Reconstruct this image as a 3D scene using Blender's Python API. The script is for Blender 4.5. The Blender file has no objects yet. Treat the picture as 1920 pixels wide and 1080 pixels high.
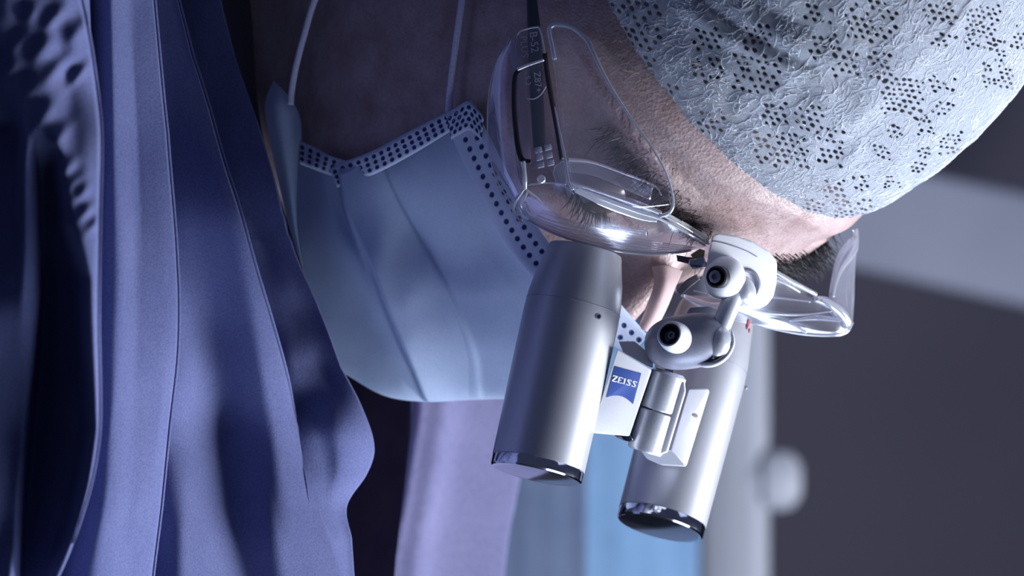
import bpy, bmesh, math, random
import numpy as np
from mathutils import Vector, Matrix, noise
random.seed(4)
rng = np.random.default_rng(4)
sc = bpy.context.scene
COL = sc.collection

# ------------------------------------------------------------------ camera, world, lights
S = 0.00015            # metres per pixel of the focal plane
D = 1.0                # camera distance to the focal plane
def W(p):
    """traced pixel (x, y) and real depth (pixel units of the focal plane, + is further) -> world metres"""
    p = np.asarray(p, float).reshape(-1, 3)
    k = S * (1 + p[:, 2] * S / D)
    return np.stack([(p[:, 0] - 960) * k, p[:, 2] * S, (540 - p[:, 1]) * k], 1)
cam_d = bpy.data.cameras.new('camera'); cam = bpy.data.objects.new('camera', cam_d); COL.objects.link(cam)
cam.location = (0, -D, 0); cam.rotation_euler = (math.pi / 2, 0, 0)
cam_d.sensor_width = 36; cam_d.lens = 36 / (1920 * S) * D
cam_d.clip_start = 0.05; cam_d.clip_end = 50
cam_d.dof.use_dof = True; cam_d.dof.focus_distance = D + 0.004; cam_d.dof.aperture_fstop = 12.0
sc.camera = cam
sc.view_settings.view_transform = 'Standard'; sc.view_settings.look = 'None'
sc.view_settings.exposure = 0.0; sc.view_settings.gamma = 1.0; sc.view_settings.use_curve_mapping = False
wd = bpy.data.worlds.new('world'); sc.world = wd; wd.use_nodes = True
wd.node_tree.nodes['Background'].inputs[0].default_value = (0.20, 0.25, 0.50, 1)
wd.node_tree.nodes['Background'].inputs[1].default_value = 0.17
def area(name, loc, target, size, power, color, sy=None):
    l = bpy.data.lights.new(name, 'AREA'); l.energy = power; l.color = color
    l.size = size
    if sy: l.shape = 'RECTANGLE'; l.size_y = sy
    o = bpy.data.objects.new(name, l); COL.objects.link(o); o.location = loc
    o.rotation_euler = (Vector(target) - Vector(loc)).to_track_quat('-Z', 'Y').to_euler()
    return o
area('theatre_light', (0.92, 0.06, -0.52), (0.03, 0.03, 0), 0.55, 30.0, (0.90, 0.94, 1.0))
area('ceiling_light', (1.0, -0.35, 0.45), (0.08, 0.05, 0.02), 0.4, 0.6, (0.60, 0.70, 1.0))  # added weak fill from the upper right for cap and temple
area('low_theatre_light', (0.22, -0.10, -0.88), (-0.03, 0.05, 0.0), 0.45, 6.2, (0.66, 0.78, 1.0))  # added fill from below, stands in for bounce onto the mask

# ------------------------------------------------------------------ node helpers / materials
def mat(name):
    m = bpy.data.materials.new(name); m.use_nodes = True
    return m, m.node_tree, m.node_tree.nodes['Principled BSDF']
def N(nt, t, **kw):
    n = nt.nodes.new(t)
    for k, v in kw.items():
        if k in n.inputs: n.inputs[k].default_value = v
        else: setattr(n, k, v)
    return n
def coords(nt, scale=(1, 1, 1), rot=(0, 0, 0)):
    tc = N(nt, 'ShaderNodeTexCoord'); mp = N(nt, 'ShaderNodeMapping')
    mp.inputs['Scale'].default_value = scale; mp.inputs['Rotation'].default_value = rot
    nt.links.new(tc.outputs['Object'], mp.inputs[0]); return mp.outputs[0]
def noise_tex(nt, scale, detail=4, rough=0.55, vec=None, dist=0.0):
    n = N(nt, 'ShaderNodeTexNoise'); n.inputs['Scale'].default_value = scale
    n.inputs['Detail'].default_value = detail; n.inputs['Roughness'].default_value = rough
    n.inputs['Distortion'].default_value = dist
    nt.links.new(vec or coords(nt), n.inputs['Vector']); return n.outputs['Fac']
def ramp(nt, fac, stops):
    r = N(nt, 'ShaderNodeValToRGB'); e = r.color_ramp.elements
    while len(e) < len(stops): e.new(0.5)
    for i, (p, c) in enumerate(stops): e[i].position = p; e[i].color = (*c, 1)
    nt.links.new(fac, r.inputs[0]); return r.outputs[0]
def bump(nt, b, h, strength=0.3, dist=0.0005, prev=None):
    n = N(nt, 'ShaderNodeBump'); n.inputs['Strength'].default_value = strength; n.inputs['Distance'].default_value = dist
    nt.links.new(h, n.inputs['Height'])
    if prev: nt.links.new(prev, n.inputs['Normal'])
    if b: nt.links.new(n.outputs[0], b.inputs['Normal'])
    return n.outputs[0]
def simple(name, c, rough=0.5, metal=0.0, grain=0, gs=1500, spec=None, coat=0):
    m, nt, b = mat(name)
    b.inputs['Roughness'].default_value = rough; b.inputs['Metallic'].default_value = metal
    b.inputs['Coat Weight'].default_value = coat
    if spec is not None: b.inputs['Specular IOR Level'].default_value = spec
    f = noise_tex(nt, gs, 3)
    cc = ramp(nt, f, [(0.3, tuple(x * 0.93 for x in c)), (0.7, tuple(min(1, x * 1.05) for x in c))])
    nt.links.new(cc, b.inputs['Base Color'])
    if grain: bump(nt, b, f, grain, 0.0002)
    return m

M = {}
M['silver'] = simple('anodised_silver', (0.46, 0.47, 0.53), 0.38, 0.45, 0.05, 6000)
M['silver_smooth'] = simple('satin_metal', (0.64, 0.66, 0.73), 0.33, 0.35)
M['chrome'] = simple('polished_chrome', (0.62, 0.63, 0.68), 0.10, 1.0)
M['white_plastic'] = simple('white_plastic', (0.80, 0.81, 0.88), 0.38, 0.0, 0.05, 5000)
M['grey_plastic'] = simple('grey_plastic', (0.24, 0.25, 0.33), 0.42, 0.2)
M['black'] = simple('black_rubber', (0.012, 0.012, 0.02), 0.45)
M['dark_metal'] = simple('dark_screw_metal', (0.28, 0.28, 0.33), 0.35, 0.6)
M['temple'] = simple('dark_temple_plastic', (0.035, 0.05, 0.07), 0.4)
M['logo_blue'] = simple('logo_blue_print', (0.035, 0.085, 0.36), 0.45)
M['print_white'] = simple('white_print', (0.75, 0.8, 0.95), 0.5)
M['embossed'] = simple('embossed_lettering', (0.42, 0.42, 0.55), 0.3)
M['brass'] = simple('brass_screw', (0.55, 0.42, 0.22), 0.35, 0.8)
M['hair'] = simple('dark_hair', (0.02, 0.017, 0.02), 0.5)
M['hair_short'] = simple('cropped_dark_hair', (0.05, 0.045, 0.06), 0.8, 0, 0.8, 2500)
M['fibre'] = simple('white_fibre', (0.80, 0.85, 0.95), 0.6)
M['stain'] = simple('red_smear', (0.45, 0.10, 0.14), 0.5)

def clear(name, haze, gloss=0.10, tint=(0.93, 0.92, 0.97), rough=0.08, fres=0.6, wob=0.3):
    m = bpy.data.materials.new(name); m.use_nodes = True; nt = m.node_tree; nt.nodes.clear()
    out = N(nt, 'ShaderNodeOutputMaterial'); tr = N(nt, 'ShaderNodeBsdfTransparent'); tr.inputs[0].default_value = (*tint, 1)
    gl = N(nt, 'ShaderNodeBsdfGlossy'); gl.inputs['Roughness'].default_value = rough; gl.inputs['Color'].default_value = (0.9, 0.92, 1, 1)
    df = N(nt, 'ShaderNodeBsdfDiffuse'); df.inputs['Color'].default_value = (0.85, 0.87, 0.95, 1)
    lw = N(nt, 'ShaderNodeFresnel'); lw.inputs['IOR'].default_value = 1.58
    nz = noise_tex(nt, 120, 3, 0.6, None, 1.0)
    bp = bump(nt, None, nz, wob, 0.0006); nt.links.new(bp, gl.inputs['Normal'])
    ad = N(nt, 'ShaderNodeMath', operation='MULTIPLY_ADD'); ad.inputs[1].default_value = fres; ad.inputs[2].default_value = gloss
    nt.links.new(lw.outputs[0], ad.inputs[0])
    m1 = N(nt, 'ShaderNodeMixShader'); m2 = N(nt, 'ShaderNodeMixShader')
    m1.inputs[0].default_value = haze
    tl = N(nt, 'ShaderNodeBsdfTranslucent'); tl.inputs['Color'].default_value = (0.85, 0.87, 0.95, 1); md = N(nt, 'ShaderNodeMixShader')
    nt.links.new(df.outputs[0], md.inputs[1]); nt.links.new(tl.outputs[0], md.inputs[2]); nt.links.new(tr.outputs[0], m1.inputs[1]); nt.links.new(md.outputs[0], m1.inputs[2])
    nt.links.new(ad.outputs[0], m2.inputs[0]); nt.links.new(m1.outputs[0], m2.inputs[1]); nt.links.new(gl.outputs[0], m2.inputs[2])
    nt.links.new(m2.outputs[0], out.inputs[0]); return m
M['clear'] = clear('clear_polycarbonate', 0.035, 0.03)
M['clear_lens'] = clear('clear_lens', 0.07, 0.02, rough=0.22, fres=0.5, wob=0.12)
M['clear_haze'] = clear('hazy_polycarbonate', 0.22, 0.08)
M['clear_block'] = clear('thick_polycarbonate', 0.32, 0.12, (0.8, 0.8, 0.88))
M['clear_edge'] = clear('polycarbonate_edge', 0.85, 0.25, fres=0.8)
m, nt, b = mat('objective_glass'); b.inputs['Base Color'].default_value = (0.22, 0.20, 0.25, 1); b.inputs['Roughness'].default_value = 0.2
b.inputs['Coat Weight'].default_value = 1; M['lens_glass'] = m

# skin
m, nt, b = mat('skin')
mott = noise_tex(nt, 90, 5, 0.6); fine = noise_tex(nt, 900, 4, 0.65); pore = N(nt, 'ShaderNodeTexVoronoi'); pore.inputs['Scale'].default_value = 1100
nt.links.new(coords(nt), pore.inputs['Vector'])
c1 = ramp(nt, mott, [(0.3, (0.33, 0.225, 0.22)), (0.7, (0.49, 0.39, 0.40))])
c2 = ramp(nt, fine, [(0.35, (0.80, 0.74, 0.74)), (0.65, (1, 1, 1))])
mx = N(nt, 'ShaderNodeMixRGB', blend_type='MULTIPLY'); mx.inputs[0].default_value = 0.7
nt.links.new(c1, mx.inputs[1]); nt.links.new(c2, mx.inputs[2]); nt.links.new(mx.outputs[0], b.inputs['Base Color'])
b.inputs['Roughness'].default_value = 0.42; b.inputs['Subsurface Weight'].default_value = 0.08
b.inputs['Subsurface Radius'].default_value = (0.003, 0.0012, 0.0008); b.inputs['Subsurface Scale'].default_value = 1
n1 = bump(nt, None, pore.outputs['Distance'], 0.35, 0.0003); bump(nt, b, fine, 0.5, 0.0004, n1)
M['skin'] = m

# fabrics
def fabric(name, c_lo, c_hi, weave=5000, lint=0.0, blot=40, rough=0.9, sheen=0.05, spec=0.1):
    m, nt, b = mat(name)
    f = noise_tex(nt, blot, 5, 0.6); g = noise_tex(nt, weave * 0.35, 3, 0.7)
    c = ramp(nt, f, [(0.3, c_lo), (0.7, c_hi)])
    g2 = ramp(nt, g, [(0.35, (0.74, 0.74, 0.78)), (0.62, (1, 1, 1))])
    mx = N(nt, 'ShaderNodeMixRGB', blend_type='MULTIPLY'); mx.inputs[0].default_value = 1
    nt.links.new(c, mx.inputs[1]); nt.links.new(g2, mx.inputs[2]); nt.links.new(mx.outputs[0], b.inputs['Base Color'])
    b.inputs['Roughness'].default_value = rough; b.inputs['Sheen Weight'].default_value = sheen
    b.inputs['Specular IOR Level'].default_value = spec; b.inputs['Sheen Tint'].default_value = (*c_hi, 1)
    w = N(nt, 'ShaderNodeTexVoronoi'); w.inputs['Scale'].default_value = weave; nt.links.new(coords(nt), w.inputs['Vector'])
    n1 = bump(nt, None, w.outputs['Distance'], 0.3, 0.0002); bump(nt, b, g, 0.3, 0.0003, n1)
    return m
M['scrubs'] = fabric('navy_scrubs_cotton', (0.118, 0.135, 0.285), (0.15, 0.168, 0.335))
M['undershirt'] = fabric('dark_undershirt', (0.10, 0.085, 0.10), (0.15, 0.13, 0.15))
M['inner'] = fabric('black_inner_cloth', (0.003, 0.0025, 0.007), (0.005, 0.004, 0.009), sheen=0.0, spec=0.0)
M['lilac'] = fabric('lilac_cotton', (0.185, 0.185, 0.33), (0.215, 0.21, 0.36), 2500)
M['teal'] = fabric('grey_blue_drape', (0.12, 0.16, 0.26), (0.15, 0.19, 0.29), 2000)
M['blue'] = fabric('light_blue_drape', (0.22, 0.39, 0.62), (0.26, 0.43, 0.68), 2000)

def nonwoven(name, c_lo, c_hi, attr, dark, cut, fib=700, bstr=0.7, trans=0.35):
    m = bpy.data.materials.new(name); m.use_nodes = True; nt = m.node_tree; nt.nodes.clear()
    out = N(nt, 'ShaderNodeOutputMaterial')
    vec = coords(nt)
    f1 = noise_tex(nt, fib, 3, 0.55, vec, 2.5); f2 = noise_tex(nt, fib * 3, 3, 0.6, vec, 3.0); bl = noise_tex(nt, 60, 3, 0.5, vec)
    # ridged noise = tangled fibres
    def ridge(f):
        a = N(nt, 'ShaderNodeMath', operation='SUBTRACT'); a.inputs[1].default_value = 0.5; nt.links.new(f, a.inputs[0])
        c = N(nt, 'ShaderNodeMath', operation='ABSOLUTE'); nt.links.new(a.outputs[0], c.inputs[0])
        d = N(nt, 'ShaderNodeMath', operation='MULTIPLY_ADD'); d.inputs[1].default_value = -11; d.inputs[2].default_value = 1; d.use_clamp = True
        nt.links.new(c.outputs[0], d.inputs[0]); return d.outputs[0]
    r1 = ridge(f1); r2 = ridge(f2)
    sm = N(nt, 'ShaderNodeMath', operation='ADD'); nt.links.new(r1, sm.inputs[0]); nt.links.new(r2, sm.inputs[1])
    col = ramp(nt, bl, [(0.3, c_lo), (0.7, c_hi)])
    fb = ramp(nt, sm.outputs[0], [(0.0, (0.80, 0.83, 0.88)), (1.1 / 1.2, (1, 1, 1))])
    mx = N(nt, 'ShaderNodeMixRGB', blend_type='MULTIPLY'); mx.inputs[0].default_value = 1
    nt.links.new(col, mx.inputs[1]); nt.links.new(fb, mx.inputs[2])
    at = N(nt, 'ShaderNodeAttribute', attribute_name=attr)
    st = N(nt, 'ShaderNodeMapRange'); st.inputs['From Min'].default_value = 0.0; st.inputs['From Max'].default_value = 0.35
    nt.links.new(at.outputs['Fac'], st.inputs[0])
    mh = N(nt, 'ShaderNodeMixRGB'); nt.links.new(st.outputs[0], mh.inputs[0]); nt.links.new(mx.outputs[0], mh.inputs[1]); mh.inputs[2].default_value = (*dark, 1)
    bp = bump(nt, None, sm.outputs[0], bstr, 0.0004)
    df = N(nt, 'ShaderNodeBsdfDiffuse'); ts = N(nt, 'ShaderNodeBsdfTranslucent'); mxs = N(nt, 'ShaderNodeMixShader'); mxs.inputs[0].default_value = trans
    for n in (df, ts): nt.links.new(mh.outputs[0], n.inputs['Color']); nt.links.new(bp, n.inputs['Normal'])
    nt.links.new(df.outputs[0], mxs.inputs[1]); nt.links.new(ts.outputs[0], mxs.inputs[2])
    if cut:
        tr = N(nt, 'ShaderNodeBsdfTransparent'); mc = N(nt, 'ShaderNodeMixShader')
        nt.links.new(st.outputs[0], mc.inputs[0]); nt.links.new(mxs.outputs[0], mc.inputs[1]); nt.links.new(tr.outputs[0], mc.inputs[2])
        nt.links.new(mc.outputs[0], out.inputs[0])
    else: nt.links.new(mxs.outputs[0], out.inputs[0])
    return m
M['cap'] = nonwoven('nonwoven_cap', (0.70, 0.76, 0.91), (0.77, 0.83, 0.95), 'hole', (0.05, 0.05, 0.09), True, 560, 0.8, 0.15)
M['mask'] = nonwoven('blue_mask_cloth', (0.62, 0.71, 0.90), (0.68, 0.77, 0.94), 'dot', (0.16, 0.22, 0.40), False, 900, 0.12, 0.5)
M['mask_band'] = nonwoven('mask_welded_band', (0.60, 0.67, 0.85), (0.66, 0.72, 0.90), 'dot', (0.05, 0.07, 0.18), False, 900, 0.2, 0.25)
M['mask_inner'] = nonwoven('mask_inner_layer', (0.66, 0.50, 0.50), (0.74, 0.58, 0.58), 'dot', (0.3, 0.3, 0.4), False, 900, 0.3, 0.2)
M['loop'] = fabric('elastic_loop', (0.55, 0.55, 0.72), (0.62, 0.62, 0.80), 6000)
M['wall'] = simple('dark_wall', (0.20, 0.185, 0.245), 0.9, 0, 0, 3)
M['floor'] = simple('floor_vinyl', (0.10, 0.11, 0.14), 0.7, 0, 0, 3)
M['rail'] = simple('grey_rail', (0.5, 0.53, 0.68), 0.6, 0, 0, 10)
M['pole'] = simple('pale_grey_post', (0.42, 0.44, 0.52), 0.5, 0, 0, 10)

# ------------------------------------------------------------------ object helpers
def tag(o, label=None, cat=None, group=None, kind=None):
    if label: o['label'] = label
    if cat: o['category'] = cat
    if group: o['group'] = group
    if kind: o['kind'] = kind
    return o
def thing(name, at, label, cat):
    o = bpy.data.objects.new(name, None); COL.objects.link(o); o.location = W([at])[0]; o.empty_display_size = 0.01
    return tag(o, label, cat)
bpy_inv = {}
def world_loc(o):
    v = Vector(o.location)
    return v
def link(name, me, m, parent=None):
    o = bpy.data.objects.new(name, me); COL.objects.link(o)
    if m: me.materials.append(m)
    if parent:
        o.parent = parent
        base = parent
        while base.parent: base = base.parent
        if parent.parent is None: o.matrix_parent_inverse = Matrix.Translation(-Vector(parent.location))
    return o
def mesh(name, P, faces, m, parent=None, smooth=True, attrs=None, world=False, recalc=False):
    P = np.asarray(P, float)
    Q = P if world else W(P)
    me = bpy.data.meshes.new(name)
    me.from_pydata(Q.tolist(), [], [list(map(int, f)) for f in faces] if not isinstance(faces, list) else faces)
    if recalc:
        bm = bmesh.new(); bm.from_mesh(me); bmesh.ops.recalc_face_normals(bm, faces=bm.faces); bm.to_mesh(me); bm.free()
    if smooth:
        me.polygons.foreach_set('use_smooth', [True] * len(me.polygons))
    for k, v in (attrs or {}).items():
        a = me.attributes.new(k, 'FLOAT', 'POINT'); a.data.foreach_set('value', np.asarray(v, np.float32).ravel())
    me.update()
    return link(name, me, m, parent)
def gridfaces(n, k, close=False):
    i = np.arange(n - 1)[:, None]; kk = k if close else k - 1; j = np.arange(kk)[None, :]; j2 = (j + 1) % k
    a = i * k + j; b = i * k + j2; c = (i + 1) * k + j2; d = (i + 1) * k + j
    return np.stack([a, b, c, d], -1).reshape(-1, 4).tolist()
def cr(P, t):
    """Catmull-Rom through P at parameters t in [0, 1]"""
    P = np.asarray(P, float); n = len(P) - 1; x = np.clip(np.asarray(t) * n, 0, n - 1e-9); i = x.astype(int); f = (x - i)
    f = f.reshape(f.shape + (1,) * (P.ndim - 1))
    E = np.concatenate([[2 * P[0] - P[1]], P, [2 * P[-1] - P[-2]]])
    a, b, c, d = E[i], E[i + 1], E[i + 2], E[i + 3]
    return 0.5 * (2 * b + (c - a) * f + (2 * a - 5 * b + 4 * c - d) * f ** 2 + (3 * b - a - 3 * c + d) * f ** 3)
def bigrid(ctrl, nu, nv):
    """ctrl[row][col][3] -> dense (nv, nu, 3)"""
    C = np.asarray(ctrl, float); A = cr(C, np.linspace(0, 1, nv)); A = A.transpose(1, 0, 2); B = cr(A, np.linspace(0, 1, nu)); return B.transpose(1, 0, 2)
def sheet(name, G, m, parent=None, thick=3.0, attrs=None, smooth=True):
    """a cloth: front surface G and a back one `thick` px behind it, closed round the rim"""
    nv, nu, _ = G.shape; F = G.reshape(-1, 3)
    du = np.gradient(G, axis=1); dv = np.gradient(G, axis=0); nrm = np.cross(du, dv); nrm /= np.linalg.norm(nrm, axis=2, keepdims=True) + 1e-9
    sgn = np.where(nrm[..., 2:3] < 0, -1, 1); nrm = nrm * np.sign(np.mean(nrm[..., 2]) or 1)
    Bk = (G + nrm * thick).reshape(-1, 3)
    f = np.array(gridfaces(nv, nu)); n = nv * nu
    fb = f[:, ::-1] + n
    rim = list(range(nu)) + [r * nu + nu - 1 for r in range(1, nv)] + [(nv - 1) * nu + c for c in range(nu - 2, -1, -1)] + [r * nu for r in range(nv - 2, 0, -1)]
    fr = [[rim[i], rim[i - 1], rim[i - 1] + n, rim[i] + n] for i in range(len(rim))]
    at = {k: np.concatenate([v.ravel(), v.ravel()]) for k, v in (attrs or {}).items()}
    return mesh(name, np.concatenate([F, Bk]), f.tolist() + fb.tolist() + fr, m, parent, smooth, at)
def frame_of(ax, ref=(0, 0, 1)):
    a = np.asarray(ax, float); a /= np.linalg.norm(a); r = np.asarray(ref, float)
    if abs(a @ r) > 0.95: r = np.array([1.0, 0, 0])
    u = r - a * (a @ r); u /= np.linalg.norm(u); v = np.cross(a, u); return a, u, v
def lathe_geo(p0, ax, prof, seg=64):
    a, u, v = frame_of(ax); p0 = np.asarray(p0, float); th = np.linspace(0, 2 * math.pi, seg, endpoint=False)
    ring = np.cos(th)[:, None] * u + np.sin(th)[:, None] * v
    P = np.concatenate([p0 + a * t + ring * max(r, 0.01) for t, r in prof])
    f = gridfaces(len(prof), seg, True)
    f.append(list(range(seg))[::-1]); f.append([(len(prof) - 1) * seg + i for i in range(seg)])
    return P, f
def lathe(name, p0, ax, prof, m, parent=None, seg=64, smooth=True):
    P, f = lathe_geo(p0, ax, prof, seg)
    o = mesh(name, P, f, m, parent, smooth, recalc=True); autosmooth(o); return o
def autosmooth(o, ang=35):
    me = o.data; bm = bmesh.new(); bm.from_mesh(me)
    for e in bm.edges:
        if len(e.link_faces) == 2 and e.calc_face_angle(0) > math.radians(ang): e.smooth = False
    bm.to_mesh(me); bm.free()
def tube_geo(pts, r, seg=8, n=None, flat=1.0, ref=(0, 0, 1)):
    P = np.asarray(pts, float)
    if n: P = cr(P, np.linspace(0, 1, n))
    k = len(P); R = np.full(k, r, float) if np.isscalar(r) else np.interp(np.linspace(0, 1, k), np.linspace(0, 1, len(r)), r)
    T = np.gradient(P, axis=0); out = []
    th = np.linspace(0, 2 * math.pi, seg, endpoint=False)
    for i in range(k):
        a, u, v = frame_of(T[i], ref)
        out.append(P[i] + R[i] * (np.cos(th)[:, None] * u * flat + np.sin(th)[:, None] * v))
    f = gridfaces(k, seg, True); f.append(list(range(seg))[::-1]); f.append([(k - 1) * seg + i for i in range(seg)])
    return np.concatenate(out), f
def tube(name, pts, r, m, parent=None, seg=10, n=None, flat=1.0):
    P, f = tube_geo(pts, r, seg, n, flat); return mesh(name, P, f, m, parent, recalc=True)
def join_geo(gs):
    V, F, o = [], [], 0
    for P, f in gs: V.append(P); F += [[i + o for i in q] for q in f]; o += len(P)
    return np.concatenate(V), F
def prism(name, poly, depth, m, parent=None, bev=2.0, smooth=False):
    """outline of (px, py, d) points extruded straight away from the viewer by depth, edges bevelled"""
    P = np.asarray(poly, float); n = len(P); Q = P.copy(); Q[:, 2] += depth
    me = bpy.data.meshes.new(name); V = W(np.concatenate([P, Q]))
    F = [list(range(n)), [n + i for i in range(n)][::-1]] + [[i, (i + 1) % n, n + (i + 1) % n, n + i] for i in range(n)]
    me.from_pydata(V.tolist(), [], F)
    bm = bmesh.new(); bm.from_mesh(me); bmesh.ops.recalc_face_normals(bm, faces=bm.faces)
    if bev: bmesh.ops.bevel(bm, geom=list(bm.edges), offset=bev * S, segments=3, profile=0.5, affect='EDGES', clamp_overlap=True)
    for f in bm.faces: f.smooth = True
    for e in bm.edges:
        if len(e.link_faces) == 2 and e.calc_face_angle(0) > math.radians(30): e.smooth = False
    bm.to_mesh(me); bm.free(); return link(name, me, m, parent)
def ellipsoid(name, c, axes, radii, m, parent=None, nu=48, nv=28, power=1.0):
    A = np.array([np.asarray(a, float) / np.linalg.norm(a) for a in axes])
    ph = np.linspace(0.001, math.pi - 0.001, nv)[:, None]; th = np.linspace(0, 2 * math.pi, nu, endpoint=False)[None, :]
    s = lambda x: np.sign(x) * np.abs(x) ** power
    X = np.stack([s(np.sin(ph)) * s(np.cos(th)), s(np.sin(ph)) * s(np.sin(th)), s(np.cos(ph)) * np.ones_like(th)], -1).reshape(-1, 3) * np.array(radii)
    P = np.asarray(c, float) + X @ A; f = gridfaces(nv, nu, True)
    f.append(list(range(nu))); f.append([(nv - 1) * nu + i for i in range(nu)])
    return mesh(name, P, f, m, parent, recalc=True)
def text(name, s, o, e1, e2, size, m, parent=None, bold=0.0, ext=0.6, lift=(0, 0, -1)):
    cu = bpy.data.curves.new(name, 'FONT'); cu.body = s; cu.size = 1; cu.offset = bold; cu.extrude = 0; cu.align_x = 'LEFT'
    t = bpy.data.objects.new(name, cu); COL.objects.link(t); dg = bpy.context.evaluated_depsgraph_get()
    me = bpy.data.meshes.new_from_object(t.evaluated_get(dg)); bpy.data.objects.remove(t)
    bm = bmesh.new(); bm.from_mesh(me); r = bmesh.ops.extrude_face_region(bm, geom=list(bm.faces))
    for v in r['geom']:
        if isinstance(v, bmesh.types.BMVert): v.co.z += 0.08
    bm.to_mesh(me); bm.free()
    V = np.array([v.co[:] for v in me.vertices]); o = np.asarray(o, float)
    P = o + V[:, :1] * size * np.asarray(e1, float) + V[:, 1:2] * size * np.asarray(e2, float) + V[:, 2:3] * size * np.asarray(lift, float)
    Q = W(P); me.vertices.foreach_set('co', Q.ravel()); me.update()
    return link(name, me, m, parent)

# ------------------------------------------------------------------ the head's own frame (L = towards its far side, F = forward, U = towards the crown)
Lh = np.array([.569, .266, .775]); Fh = np.array([.122, .907, -.400]); Uh = np.array([.809, -.325, -.483])
for v in (Lh, Fh, Uh): v /= np.linalg.norm(v)
HC = np.array([1352., -126., 392.])
def H(l, f, u):
    return HC + np.multiply.outer(np.asarray(l, float), Lh) + np.multiply.outer(np.asarray(f, float), Fh) + np.multiply.outer(np.asarray(u, float), Uh)

# ------------------------------------------------------------------ the room behind
def box_struct(name, x0, x1, y0, y1, z0, z1, m):
    me = bpy.data.meshes.new(name); bm = bmesh.new(); bmesh.ops.create_cube(bm, size=1)
    for v in bm.verts: v.co = Vector(((x0 + x1) / 2 + v.co.x * (x1 - x0), (y0 + y1) / 2 + v.co.y * (y1 - y0), (z0 + z1) / 2 + v.co.z * (z1 - z0)))
    bm.to_mesh(me); bm.free(); return tag(link(name, me, m), kind='structure')
box_struct('wall_back', -2.5, 2.5, 2.2, 2.3, -1.3, 1.7, M['wall'])
box_struct('floor', -2.5, 2.5, -2.0, 2.3, -1.35, -1.3, M['floor'])
d = 11000
rail = prism('wall_rail', [(1480, 270, d), (2300, 440, d), (2300, 660, d), (1480, 475, d)], 500, M['rail'], None, 40)
tag(rail, 'blurred grey horizontal rail crossing the dark wall at right', 'rail')

st = thing('equipment_post', (1370, 1500, 7500), 'pale grey blurred post with round knob behind the right loupe barrel', 'post')
lathe('post', (1376, 500, 7500), (0, 1, 0), [(0, 0.1), (0, 50), (12, 66), (4600, 66), (4612, 50), (4612, 0.1)], M['pole'], st)
lathe('knob', (1400, 900, 7460), (1, 0.0, 0), [(0, 0.1), (0, 26), (26, 30), (34, 52), (60, 58), (86, 52), (102, 30), (104, 0.1)], M['pole'], st)

# distant drapes
def curtain(name, xs, y0, y1, dd, m, label, wav, lean=0, rows=60):
    xs = np.asarray(xs, float); u = np.linspace(0, 1, 90); v = np.linspace(0, 1, rows)
    X = xs[0] + (xs[1] - xs[0]) * u[None, :] + lean * v[:, None] * 0.3; Y = y0 + (y1 - y0) * v[:, None] + 0 * X
    Z = dd + wav * np.sin(u[None, :] * 9 + 0.6 * v[:, None]) + wav * 0.4 * np.sin(u[None, :] * 23 + 1 + v[:, None])
    o = sheet(name, np.stack([X, Y, Z], -1), m, None, 8); return tag(o, label, 'drape')
curtain('surgical_drape', (900, 1100), 700, 5200, 5000, M['teal'], 'grey-blue blurred drape hanging between the lilac cloth and the bright blue one', 2.5, -20)
curtain('surgical_drape', (1055, 1310), 600, 4800, 6300, M['blue'], 'light blue blurred drape hanging below the loupe bridge', 3, -12)
# lilac cloth (far side sleeve)
rows = [(600, 742, 1010), (760, 741, 1005), (850, 729, 985), (950, 714, 965), (1080, 690, 945), (1700, 600, 880)]
nv, nu = 70, 110; R = cr(np.array(rows, float), np.linspace(0, 1, nv)); u = np.linspace(0, 1, nu)[None, :]
X = R[:, 1:2] + (R[:, 2:3] - R[:, 1:2]) * u
Z = 1500 + 40 * np.sin(u * 3) - 30 * np.exp(-((u - 0.03) / 0.06) ** 2) + 34 * np.exp(-((u - 0.12) / 0.035) ** 2) - 12 * np.exp(-((u - 0.35) / 0.1) ** 2) + 120 * u ** 2 + 0 * X
lil = sheet('lilac_cloth', np.stack([X, R[:, 0:1] + 0 * X, Z], -1), M['lilac'], None, 8)
tag(lil, 'pale lilac blurred cotton cloth hanging below the face mask', 'cloth')

# ------------------------------------------------------------------ cap ellipsoid and its hem plane (the skull stays inside it)
CR = (535., 640., 745.)    # semi-axes along L, F, U
CC = HC + Uh * 30 - Fh * 25
AX = np.stack([Lh * CR[0], Fh * CR[1], Uh * CR[2]])       # unit sphere -> px space: q = CC + s @ AX
AXi = np.linalg.inv(AX)
def on_cap(px, py):
    """front intersection of the view line with the cap ellipsoid, as a unit-sphere point"""
    o = (np.array([px, py, -3000.]) - CC) @ AXi; dd = np.array([0, 0, 1.]) @ AXi
    a = dd @ dd; b_ = 2 * o @ dd; c_ = o @ o - 1; disc = b_ * b_ - 4 * a * c_
    t = (-b_ - math.sqrt(max(disc, 0))) / (2 * a); s = o + dd * t; return s / np.linalg.norm(s), disc
hem_px = [(1115, 0), (1160, 88), (1220, 178), (1290, 262), (1370, 330), (1450, 384), (1530, 420), (1590, 434)]
HS = np.array([on_cap(*p)[0] for p in hem_px])
c0 = HS.mean(0); _, _, vt = np.linalg.svd(HS - c0); nrm = vt[2]
if nrm @ (np.array([0, -0.3, 1.0])) < 0: nrm = -nrm
pole = nrm; ea = HS[0] - pole * (HS[0] @ pole); ea /= np.linalg.norm(ea); eb = np.cross(pole, ea)
if HS[-1] @ eb < 0: eb = -eb
pol = np.arccos(np.clip(HS @ pole, -1, 1)); azm = np.unwrap(np.arctan2(HS @ eb, HS @ ea))
pm = float(np.mean(pol))

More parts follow.
